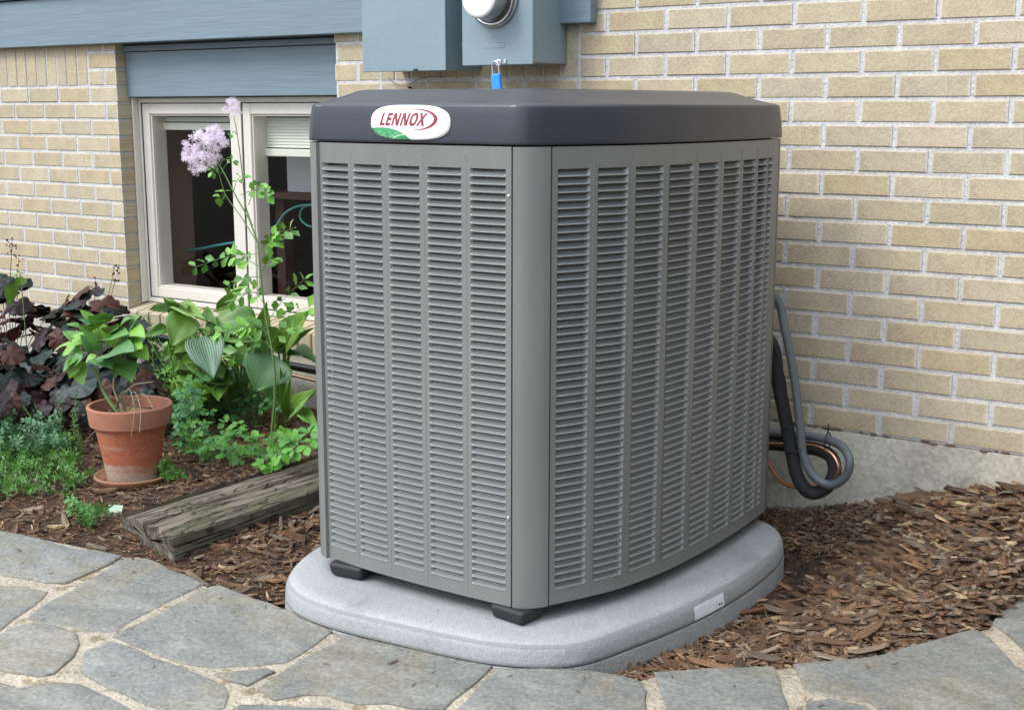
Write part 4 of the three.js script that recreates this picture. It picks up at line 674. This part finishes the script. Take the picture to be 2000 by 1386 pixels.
const pick = a => a[Math.floor(rnd() * a.length)];

// ---- hosta
{
  const base = V3(-1.80, bedH(-1.80, .30), .30); const h = thing('hosta', 'broad leaved green hosta growing under the window beside the unit', 'plant', base);
  const cr = poly(4.621, 210, 540, [[0, 0]]); const f = ([x, y]) => [210 + x / 4.621, 540 + y / 4.621];
  // [base, tip, width px in crop, z, shade, facing: mix of camera 0..1]
  const L = [
    [[575, 300], [715, 140], 150, .36, 0, .6], [[585, 350], [838, 255], 120, .40, 2, .35], [[560, 320], [425, 250], 90, .34, 1, .5], [[720, 345], [590, 570], 210, .42, 0, .8], [[545, 462], [328, 520], 75, .42, 1, .6],
    [[860, 330], [930, 345], 75, .36, 1, .5], [[1330, 440], [870, 380], 200, .34, 1, .55], [[1330, 380], [975, 262], 120, .28, 0, .55], [[1040, 330], [1118, 125], 95, .24, 2, .7], [[850, 545], [935, 815], 235, .46, 3, .75],
    [[1510, 715], [1330, 985], 330, .44, 4, .72], [[1490, 705], [1165, 745], 190, .42, 4, .5], [[1610, 650], [1700, 325], 200, .36, 2, .7], [[1590, 640], [1465, 470], 150, .34, 0, .7], [[1640, 660], [1725, 470], 80, .32, 2, .7], [[1640, 715], [1850, 620], 120, .30, 4, .4],
    [[1405, 600], [1395, 305], 120, .3, 2, .75], [[1640, 1260], [1555, 910], 70, .40, 2, .7], [[1690, 1270], [1752, 1000], 130, .42, 2, .7], [[1720, 1240], [1870, 1270], 90, .42, 0, .4], [[1655, 1240], [1600, 1010], 80, .4, 0, .7], [[770, 560], [600, 640], 150, .4, 0, .5], [[1180, 560], [1050, 690], 150, .36, 1, .5], [[1250, 640], [1370, 560], 120, .32, 2, .6], [[760, 900], [590, 620], 150, .38, 0, .7], [[1060, 560], [1240, 500], 150, .34, 0, .5], [[1120, 640], [960, 520], 140, .36, 0, .6], [[1300, 600], [1180, 700], 130, .38, 2, .6], [[640, 640], [520, 700], 110, .40, 1, .5], [[960, 700], [820, 760], 120, .42, 1, .5], [[1540, 640], [1420, 560], 110, .34, 0, .6], [[1100, 780], [1230, 700], 110, .42, 2, .6], [[700, 700], [620, 800], 120, .42, 0, .6],
  ];
  for (const [b, t, w, z, sh, cf] of L) {
    const P = onZ(...f(b), z - .05), Q = onZ(...f(t), z + .05), n = UPV.clone().multiplyScalar(1 - cf).add(toCam(P).multiplyScalar(cf)).add(V3(rr(-.25, .25), 0, rr(-.1, .2)));
    const wid = w / 4.621 / FPX * P.distanceTo(camera.position) / .46; const m = sh === 3 ? LM.hostaBlue : sh === 4 ? LM.hostaDark : LM.hosta[sh];
    putLeaf(h, 'leaf', pick(G.hosta), m, P, Q, n, wid);
    if (b[1] < 900) { const root = b[0] > 1350 ? V3(-1.80, base.y, .28) : V3(-2.02, base.y, .25); stem(h, [root.clone().add(V3(rr(-.03, .03), 0, rr(-.03, .03))), root.clone().lerp(P, .55).add(V3(0, .05, -.01)), P], .007, .0035, LM.hosta[2], 'petiole'); }
  }
}
{ // a second, younger hosta between the pot and the big one
  const b = onY(385, 830, .055), base = V3(b.x, bedH(b.x, b.z), b.z), h = thing('hosta', 'younger bright green hosta between the flower pot and the large hosta', 'plant', base);
  for (let i = 0; i < 24; i++) { const a = i * 2.4, r = .35 + .65 * Math.sqrt((i + 1) / 24), X = 385 + Math.cos(a) * 62 * r, Y = 735 - (1 - r) * 90 + Math.sin(a) * 40 * r, P = onZ(lerp(385, X, .55), lerp(760, Y, .7), b.z + .02 * Math.sin(a)), Q = onZ(X, Y, b.z + .10 * Math.sin(a) + .04); const n = UPV.clone().add(toCam(P).multiplyScalar(.8)).add(V3(rr(-.4, .4), 0, rr(-.2, .3))); putLeaf(h, 'leaf', pick(G.hosta), pick(LM.hosta), P, Q, n, P.distanceTo(Q) * rr(.85, 1.15)); stem(h, [base.clone(), base.clone().lerp(P, .6).add(V3(0, .03, 0)), P], .005, .003, LM.hosta[2], 'petiole'); }
}
// ---- tall meadow rue with lilac heads
{
  const z0 = .44, b = onY(527, 872, .055); const p = thing('meadow_rue', 'tall slender plant with lilac fluffy flower heads in front of the window', 'flower', V3(b.x, bedH(b.x, b.z), b.z));
  const S = a => a.map(([x, y]) => onZ(x, y, b.z));
  const zs = b.z;
  stem(p, [p.position.clone(), ...S([[536, 780], [534, 700], [522, 640], [509, 545], [504, 479], [493, 442], [456, 376], [430, 323], [416, 300]])], .0048, .002, LM.stem);
  stem(p, S([[493, 442], [480, 405], [471, 323], [463, 263], [456, 226]]), .0025, .0014, LM.stem); stem(p, S([[500, 470], [468, 420], [440, 380], [425, 330]]), .002, .0012, LM.stem); stem(p, S([[430, 323], [408, 318], [395, 300]]), .0018, .0012, LM.stem);
  // flower puffs
  const puff = k => { const q = new QB(); for (let i = 0; i < 46; i++) { const d = V3(H2(i, k, 1) - .5, H2(i, k, 2) - .5, H2(i, k, 3) - .5).normalize(), L = .6 + .4 * H2(i, k, 4), s = V3(d.y, -d.x, .3).normalize().multiplyScalar(.055), s2 = d.clone().cross(s).normalize().multiplyScalar(.05); const a = q.v(0, 0, 0), e = d.clone().multiplyScalar(L); const b1 = q.v(e.x + s.x, e.y + s.y, e.z + s.z), b2 = q.v(e.x - s.x, e.y - s.y, e.z - s.z), b3 = q.v(e.x + s2.x, e.y + s2.y, e.z + s2.z), b4 = q.v(e.x - s2.x, e.y - s2.y, e.z - s2.z), tp = q.v(e.x * 1.1, e.y * 1.1, e.z * 1.1); q.t(a, b1, b2); q.t(a, b3, b4); q.t(tp, b1, b2); } return q.geo(true); };
  const PG = [1, 2, 3].map(puff);
  const head = (cx, cy, rx, ry, n, rad, tilt) => { for (let i = 0; i < n; i++) { const a = rr(0, 6.283), r = Math.sqrt(rnd()); let x = Math.cos(a) * r * rx, y = Math.sin(a) * r * ry; const X = cx + x * Math.cos(tilt) - y * Math.sin(tilt), Y = cy + x * Math.sin(tilt) + y * Math.cos(tilt); const o = onZ(X, Y, zs + rr(-.05, .05) * (1 - r * .6)); const m = mesh('flower', pick(PG), LM.petal, p); m.position.copy(o).sub(p.position); m.scale.setScalar(rad * rr(.75, 1.25)); m.rotation.set(rr(0, 6), rr(0, 6), 0); } };
  head(398, 292, 52, 34, 86, .0165, -.75); head(375, 300, 24, 30, 16, .015, 0); head(412, 268, 22, 20, 18, .015, 0); head(455, 214, 17, 22, 26, .0105, 0);
  for (let i = 0; i < 14; i++) { const a = onZ(416, 302, zs), e = onZ(398 + rr(-35, 35), 292 + rr(-35, 35), zs + rr(-.03, .03)); stem(p, [a, a.clone().lerp(e, .5).add(V3(0, .006, 0)), e], .0011, .0008, LM.stem, 'flower_stalk'); }
  // compound leaves: midrib with paired leaflets
  const comp = (a, e, n, s, mats) => { const A = onZ(...a, zs), E = onZ(...e, zs + rr(-.03, .06)); stem(p, [A, A.clone().lerp(E, .5).add(V3(0, .012, 0)), E], .0014, .0008, LM.stem, 'leaf_stalk'); const dir = E.clone().sub(A); for (let k = 0; k < n; k++) for (const sd of [-1, 1, 0]) { if (sd === 0 && k < n - 1) continue; const t = (k + 1.2) / (n + .4), o = A.clone().lerp(E, Math.min(1, t)).add(V3(0, .012 * Math.sin(Math.PI * t), 0)); const side = dir.clone().normalize().cross(toCam(o)).multiplyScalar(sd * .9).add(dir.clone().normalize().multiplyScalar(.7)).add(V3(0, rr(-.5, .1), rr(-.3, .3))).normalize(); const L = s * 1.3 * rr(.75, 1.25); putLeaf(p, 'leaflet', pick(G.leaflet), pick(mats), o.clone().addScaledVector(side, .006), o.clone().addScaledVector(side, .006 + L), jitter(UPV.clone().multiplyScalar(.6).add(toCam(o).multiplyScalar(.6)), .5)); } };
  const R = LM.rue;
  comp([450, 372], [428, 388], 2, .022, R); comp([455, 375], [470, 345], 2, .022, R); comp([430, 340], [455, 315], 1, .014, R); comp([470, 380], [522, 378], 3, .026, R); comp([485, 400], [505, 360], 2, .026, R); comp([462, 262], [450, 265], 1, .016, R); comp([430, 325], [415, 335], 2, .016, R); comp([428, 325], [445, 312], 1, .016, R);
  comp([504, 479], [568, 448], 5, .028, R); comp([505, 490], [540, 470], 4, .03, R); comp([505, 495], [380, 522], 6, .027, R); comp([505, 520], [445, 500], 4, .028, R); comp([508, 540], [445, 560], 4, .028, R); comp([508, 535], [535, 505], 3, .03, R); comp([512, 570], [455, 590], 3, .03, R); comp([520, 630], [595, 545], 5, .03, R); comp([520, 640], [605, 600], 4, .032, R); comp([524, 650], [450, 700], 5, .034, R); comp([524, 650], [480, 640], 4, .034, R); comp([528, 670], [570, 640], 3, .03, R); comp([520, 600], [480, 560], 3, .028, R); comp([525, 660], [500, 690], 3, .034, R); comp([524, 640], [430, 650], 5, .034, R);
}
// ---- columbine foliage
function columbine(label, bx, by, y, boxes, mats, n, s, z) {
  const b = onY(bx, by, y); const p = thing('columbine', label, 'plant', V3(b.x, bedH(b.x, b.z), b.z));
  for (let i = 0; i < n; i++) { const bo = pick(boxes); const X = rr(bo[0], bo[1]), Y = rr(bo[2], bo[3]), o = onZ(X, Y, b.z + z + rr(-.10, .08)); if (o.y < bedH(o.x, o.z) + .01) o.y = bedH(o.x, o.z) + rr(.01, .03); if (i % 2 === 0) stem(p, [p.position.clone().add(V3(rr(-.03, .03), 0, rr(-.03, .03))), p.position.clone().lerp(o, .6).add(V3(0, .03, 0)), o], .0016, .001, LM.stem, 'stalk');
    const a0 = rr(0, 6.3), nn = jitter(UPV.clone().add(toCam(o).multiplyScalar(.7)).normalize(), .35).normalize(), t1 = nn.clone().cross(V3(Math.cos(a0), .2, Math.sin(a0))).normalize(), t2 = nn.clone().cross(t1); for (let k = 0; k < 3; k++) { const a = k * 1.15 - 1.15; const d = t1.clone().multiplyScalar(Math.cos(a)).addScaledVector(t2, Math.sin(a)); const L = s * rr(.7, 1.2); putLeaf(p, 'leaflet', pick(G.leaflet), pick(mats), o.clone().addScaledVector(d, .004), o.clone().addScaledVector(d, .004 + L), jitter(nn, .45), L * 1.02); } }
  return p;
}
columbine('blue green columbine foliage spreading beside the flower pot', 380, 880, .05, [[335, 420, 800, 885], [345, 400, 740, 830]], LM.col, 60, .029, 0);
columbine('blue green columbine clump in the middle of the bed below the hosta', 500, 838, .055, [[395, 530, 745, 815], [470, 555, 750, 800], [380, 450, 780, 830], [420, 520, 720, 780]], LM.col, 80, .028, .02);
columbine('leafy green columbine filling the bed behind the pot rim', 350, 800, .055, [[300, 430, 690, 790], [330, 420, 640, 720]], LM.rue, 90, .030, .03);
columbine('small green columbine seedling between the pot and the timber', 420, 905, .05, [[350, 480, 820, 900]], LM.colBright, 46, .028, 0);
columbine('bright rounded leafed columbine growing over the end of the timber', 520, 925, .05, [[430, 600, 840, 890], [450, 560, 870, 925], [530, 610, 830, 870]], LM.colBright, 40, .037, .0);
// ---- coral bells
function coralBells(label, pos, R, H, n) {
  const p = thing('coral_bells', label, 'plant', pos, 'coral bells along the brick wall');
  for (let i = 0; i < n; i++) { const a = rr(0, 6.283), r = Math.pow(rnd(), .6), hgt = H * (1 - .65 * r * r) * rr(.72, 1.05); const o = pos.clone().add(V3(Math.cos(a) * r * R, hgt, Math.sin(a) * r * R * .8)); if (o.z < .06) o.z = .06 + rr(0, .05); const nn = V3(Math.cos(a) * r * .9, .9, Math.sin(a) * r * .9 + .25).normalize(); const m = mesh('leaf', pick(G.lobed), pick(LM.heu), p); const nj = jitter(nn, .45).normalize(); const X = V3(Math.cos(a), -.3, Math.sin(a)).projectOnPlane(nj).normalize(), Z = X.clone().cross(nj); _b.makeBasis(X, nj, Z); m.quaternion.setFromRotationMatrix(_b); m.position.copy(o).sub(pos); const s = rr(.058, .10); m.scale.set(s, s, s); if (i % 3 === 0) stem(p, [pos.clone(), pos.clone().lerp(o, .5).add(V3(0, .05, 0)), o], .0022, .0014, LM.red, 'petiole'); }
  for (let i = 0; i < 3; i++) { const e = pos.clone().add(V3(rr(.0, .25), H * rr(1.15, 1.4), rr(-.05, .1))); stem(p, [pos.clone(), pos.clone().lerp(e, .5).add(V3(-.02, .03, 0)), e], .0016, .001, LM.red, 'flower_stalk'); for (let k = 0; k < 7; k++) { const g = mesh('bud', new THREE.IcosahedronGeometry(rr(.003, .006), 0), LM.red, p); g.position.copy(e).sub(pos).add(V3(rr(-.018, .018), rr(-.05, .01), rr(-.018, .018))); } }
}
coralBells('dark purple coral bells clump massed against the brick wall by the window', V3(-2.72, bedH(-2.72, .34), .34), .30, .44, 105);
coralBells('dark purple coral bells clump behind the terracotta pot', V3(-2.35, bedH(-2.35, .62), .62), .29, .30, 90);
coralBells('dark purple coral bells clump behind the spiky stonecrop', V3(-2.72, bedH(-2.72, .82), .82), .32, .32, 105);
coralBells('tall dark purple coral bells running out of view along the wall', V3(-3.15, bedH(-3.15, .42), .42), .34, .46, 70);
{ // a green sprig over the dark leaves
  const b = onZ(45, 600, .5); const p = thing('sapling', 'light green leafed sprig rising from the dark coral bells', 'plant', V3(b.x, bedH(b.x, .5), .5)); const t = onZ(38, 535, .5); stem(p, [p.position.clone(), b, t], .003, .002, LM.stem); for (const [x, y] of [[15, 535], [28, 524], [48, 552], [42, 528], [12, 545], [10, 593], [30, 560]]) putLeaf(p, 'leaf', pick(G.ovate), LM.pot[1], t.clone().lerp(onZ(x, y, .5), .25), onZ(x, y, .52), jitter(UPV, .5));
}
// ---- low stonecrops: many small whorled leaves on short stems
function tuft(name, label, pos, gen, nst, mat, leaf, L, upright) {
  const p = thing(name, label, 'plant', pos); const gs = [], st = []; const tmp = leafGeo({ prof: t => leaf * Math.sin(Math.PI * (.1 + .85 * t)), nu: 1, nv: 2, fold: .3, droop: .1 });
  for (let s = 0; s < nst; s++) { const [a, e, n] = gen(s); const mid = a.clone().lerp(e, .5).add(V3(0, upright ? .0 : .02, 0)); const c = new THREE.CatmullRomCurve3([a, mid, e]); st.push(taperTube([a, mid, e].map(v => v.clone().sub(pos)), .002, .0012, 5, 4)); for (let k = 0; k < n; k++) { const t = (k + .5) / n; if (upright && t < .12) continue; const o = c.getPoint(t), tg = c.getTangent(t), an = k * 2.4 + rr(-.4, .4), u = tg.clone().cross(V3(.3, .2, 1)).normalize(), w = tg.clone().cross(u); const d = u.multiplyScalar(Math.cos(an)).addScaledVector(w, Math.sin(an)).addScaledVector(tg, .45).normalize(); const Y = tg.clone().addScaledVector(d, -.4).normalize(), Z = d.clone().cross(Y).normalize(), Y2 = Z.clone().cross(d); _b.makeBasis(d, Y2, Z); const g = tmp.clone(); const sc = L * rr(.7, 1.2) * (upright ? 1.1 - .6 * t : 1); g.scale(sc, sc, sc); g.applyMatrix4(_b); g.translate(o.x - pos.x, o.y - pos.y, o.z - pos.z); gs.push(g); } }
  mesh('foliage', merge(gs), mat, p); mesh('stems', merge(st), LM.stem, p); return p;
}
{
  const g0 = (x, y) => { let o = onY(x, y, .04); o.y = bedH(o.x, o.z); return o; };
  let b = g0(70, 935);
  tuft('stonecrop', 'bright green creeping stonecrop mat beside the flower pot', b, () => { const a = g0(rr(-60, 165), rr(885, 960)); const e = a.clone().add(V3(rr(-.09, .09), rr(.03, .075), rr(.0, .10))); return [a, e, 26]; }, 165, LM.sedum, .22, .017);
  b = g0(60, 885);
  tuft('stonecrop', 'blue green creeping stonecrop at the foot of the coral bells', b, () => { const a = g0(rr(-60, 120), rr(870, 915)); return [a, a.clone().add(V3(rr(-.06, .06), rr(.06, .13), rr(-.03, .06))), 24]; }, 90, leafM(.07, .20, .085, { roughness: .5 }), .25, .019);
  b = g0(150, 905);
  const sp = [[[110, 890], [42, 790]], [[108, 880], [66, 788]], [[125, 890], [112, 765]], [[140, 895], [150, 762], 1], [[150, 895], [140, 800]], [[162, 900], [150, 830]], [[118, 892], [95, 830]]];
  tuft('stonecrop', 'upright spiky stonecrop stems standing left of the flower pot', b, s => { const a = g0(...sp[s][0]); return [a, onZ(...sp[s][1], a.z + .0), 46]; }, sp.length, LM.fern, .16, .022, true);
  b = g0(165, 1005);
  tuft('fern_weed', 'small bright feathery weed in front of the saucer', b, s => { const a = g0(165 + rr(-12, 12), 1008 + rr(-6, 6)); const th = s / 15 * Math.PI; return [a, a.clone().add(V3(Math.cos(th) * rr(.05, .11), rr(.05, .10), Math.sin(th) * .05)), 24]; }, 15, LM.fern, .14, .022);
  b = g0(320, 945);
  tuft('fern_weed', 'low leafy weed to the right of the saucer', b, s => { const a = g0(315 + rr(-25, 25), 945 + rr(-8, 6)); const th = s / 11 * Math.PI; return [a, a.clone().add(V3(Math.cos(th) * .07, rr(.03, .06), .02)), 12]; }, 11, LM.sedum, .25, .026);
  b = g0(345, 820);
  tuft('spurge', 'fine leafed light green spurge stems behind the pot', b, s => { const a = g0(rr(300, 410), rr(800, 850)); const e = onZ(rr(268, 420), rr(610, 760), a.z + rr(-.05, .05)); return [a, e, 40]; }, 60, LM.fine, .17, .034, true);
  b = g0(440, 770);
  tuft('spurge', 'fine leafed green filler between the hosta stems', b, s => { const a = g0(rr(380, 560), rr(770, 830)); const e = a.clone().add(V3(rr(-.06, .06), rr(.08, .2), rr(-.02, .06))); return [a, e, 22]; }, 70, LM.fine, .2, .030, true);
}
// ---- terracotta pot with its saucer and plant
{
  const c = onY(243, 953, .045); const gy = bedH(c.x, c.z) - .004; c.z -= .0; const pc = V3(c.x - .035, gy, c.z - .065);
  const hUV = g => { const p = g.attributes.position, u = g.attributes.uv; for (let i = 0; i < p.count; i++) u.setXY(i, u.getX(i) * 1.0, p.getY(i) / .19); return g; };
  const sau = thing('saucer', 'terracotta saucer under the flower pot', 'saucer', pc); mesh('dish', new THREE.LatheGeometry([[.0, .004], [.088, .004], [.112, .030], [.119, .030], [.122, .026], [.104, -.006], [.0, -.006]].map(p => new THREE.Vector2(...p)), 48), std(lin(.42, .21, .12), { map: T.grain, roughness: .9 }), sau);
  const pot = thing('flower_pot', 'terracotta flower pot with a thick rim and whitish mineral bloom', 'pot', pc.clone().add(V3(0, .0045, 0)));
  mesh('body', hUV(new THREE.LatheGeometry([[.0, 0], [.072, 0], [.079, .004], [.086, .05], [.094, .10], [.109, .183], [.1095, .187]].map(p => new THREE.Vector2(...p)), 56)), M.terra, pot);
  mesh('rim', new THREE.LatheGeometry([[.108, .186], [.1225, .187], [.1245, .190], [.131, .244], [.1295, .248], [.122, .249], [.118, .246], [.108, .19]].map(p => new THREE.Vector2(...p)), 56), std(lin(.47, .205, .125), { map: T.grain, roughness: .85 }), pot);
  const sg = new THREE.CircleGeometry(.114, 32); sg.rotateX(-Math.PI / 2); sg.translate(0, .212, 0); mesh('soil', sg, std(lin(.25, .22, .2), { map: T.soil, roughness: 1 }), pot);
  const gr = []; for (let i = 0; i < 90; i++) { const a = rr(0, 6.3), r = Math.sqrt(rnd()) * .108, g = new THREE.IcosahedronGeometry(rr(.002, .006), 0); g.translate(Math.cos(a) * r, .213, Math.sin(a) * r); gr.push(g); } mesh('soil_crumbs', merge(gr), std(lin(.10, .075, .05), { roughness: 1 }), pot).userData.kind = 'stuff';
  const soilY = pot.position.y + .213;
  const bk = thing('bark_piece', 'flat tan piece of bark lying in the flower pot', 'bark', V3(pot.position.x + .015, soilY + .006, pot.position.z - .02)); const bg = new RoundedBoxGeometry(.17, .010, .05, 2, .004); { const a = bg.attributes.position; for (let i = 0; i < a.count; i++) { a.setY(i, a.getY(i) + .008 * Math.sin(a.getX(i) * 20)); a.setZ(i, a.getZ(i) * (1 - 2.5 * Math.abs(a.getX(i) - .02))); } bg.computeVertexNormals(); } mesh('slab', bg, std(lin(.36, .22, .11), { map: T.bark, roughness: .9 }), bk); bk.rotation.set(.35, .1, -.10);
  const P = thing('pot_plant', 'leggy light green leafed plant growing in the terracotta pot', 'plant', V3(pot.position.x, soilY - .004, pot.position.z));
  const zc = pot.position.z, W = (x, y, dz = 0) => onZ(x, y, zc + dz); const s0 = P.position;
  const tops = [[215, 712], [232, 700], [195, 690], [165, 668]];
  stem(P, [s0.clone().add(V3(-.02, 0, 0)), W(222, 760), W(226, 720), W(236, 690)], .0055, .003, LM.woody); stem(P, [s0.clone().add(V3(-.03, 0, .01)), W(205, 770), W(185, 725), W(172, 680)], .005, .0025, LM.stem); stem(P, [s0.clone().add(V3(-.025, 0, .02)), W(198, 760), W(190, 715), W(200, 660)], .004, .002, LM.stem); stem(P, [W(226, 720), W(245, 690), W(252, 650)], .003, .002, LM.stem);
  const LV = [[170, 655, 195, 612, .0], [185, 640, 160, 618, .02], [190, 640, 205, 600, -.02], [225, 660, 240, 610, -.02], [250, 655, 258, 612, -.03], [245, 650, 270, 640, 0], [200, 670, 240, 640, .02], [215, 680, 200, 640, .04], [180, 660, 140, 648, .02], [172, 670, 100, 668, .04], [175, 680, 125, 640, 0], [170, 685, 105, 712, .05], [165, 690, 130, 715, .06], [185, 690, 160, 655, .06], [195, 695, 175, 640, .05], [200, 700, 245, 665, .07], [210, 690, 265, 665, .03], [225, 690, 222, 640, -.04], [232, 690, 225, 735, .05], [175, 700, 215, 705, .08], [190, 690, 165, 705, .07], [155, 690, 133, 740, .05], [150, 700, 155, 745, .03], [210, 665, 180, 625, -.05], [215, 660, 228, 622, -.05], [240, 660, 275, 655, -.04], [195, 650, 165, 600, -.06], [160, 670, 115, 690, -.02], [245, 680, 285, 690, 0], [160, 640, 130, 628, -.04], [235, 700, 255, 735, .04]];
  for (const [x0, y0, x1, y1, dz] of LV) { const a = W(x0, y0, dz - .01), e = W(x1, y1, dz + .03), mid = a.clone().lerp(e, .15); const n = jitter(UPV.clone().multiplyScalar(.75).add(toCam(a).multiplyScalar(.55)), .35); const L = a.distanceTo(e); putLeaf(P, 'leaf', pick(G.ovate), pick(LM.pot), mid, e, n, L * rr(.72, 1.0)); stem(P, [W(lerp(x0, 205, .5), lerp(y0, 700, .5)), a.clone().lerp(mid, .5), mid], .0014, .001, LM.stem, 'petiole'); }
  for (const pts of [[[215, 800], [195, 830], [165, 862]], [[225, 795], [255, 755], [300, 745]], [[238, 800], [252, 760], [262, 800], [256, 852]], [[240, 800], [262, 765], [274, 800], [272, 845]], [[225, 800], [235, 770], [250, 760]], [[250, 800], [280, 770], [300, 800]]]) { const w = pts.map(([x, y], i) => W(x, y, .03 + i * .03)); mesh('strap_leaf', taperTube(w.map(v => v.sub(P.position)), .0030, .001, 14, 4), LM.woody, P); }
}
{ const o = onY(222, 1002, .03); o.y = bedH(o.x, o.z); const t = thing('plant_tag', 'small faded green and white plastic plant tag stuck in the mulch', 'tag', o); const g = new RoundedBoxGeometry(.042, .036, .0016, 1, .0006); g.translate(0, .014, 0); mesh('label', g, std(lin(.34, .48, .36), { roughness: .5 }), t); t.rotation.set(-.75, .5, .35); }
// ---- lines running along the wall behind the plants
{
  const z = .10; const A = onZ(268, 657, z), B = onZ(330, 664, z), C = onZ(440, 690, z), D = onZ(610, 722, z), E = V3(-.55, D.y - .03, z);
  const line = (name, label, pts, r, m) => { const t = thing(name, label, 'pipe', pts[0].clone()); mesh('pipe', tube(pts.map(p => p.clone().sub(pts[0])), r, 50, 10), m, t); };
  line('insulated_pipe', 'shiny black pipe running along the wall behind the hosta', [V3(-2.9, A.y - .02, z), A, B, C, D, E], .016, std(lin(.012, .012, .014), { roughness: .22 }));
  line('copper_pipe', 'bright copper pipe under the black pipe behind the hosta', [onZ(290, 686, .115), onZ(380, 694, .115), onZ(480, 712, .115), onZ(615, 743, .115), V3(-.6, .16, .115)], .0055, M.copper);
}
renderer.render(scene, camera);
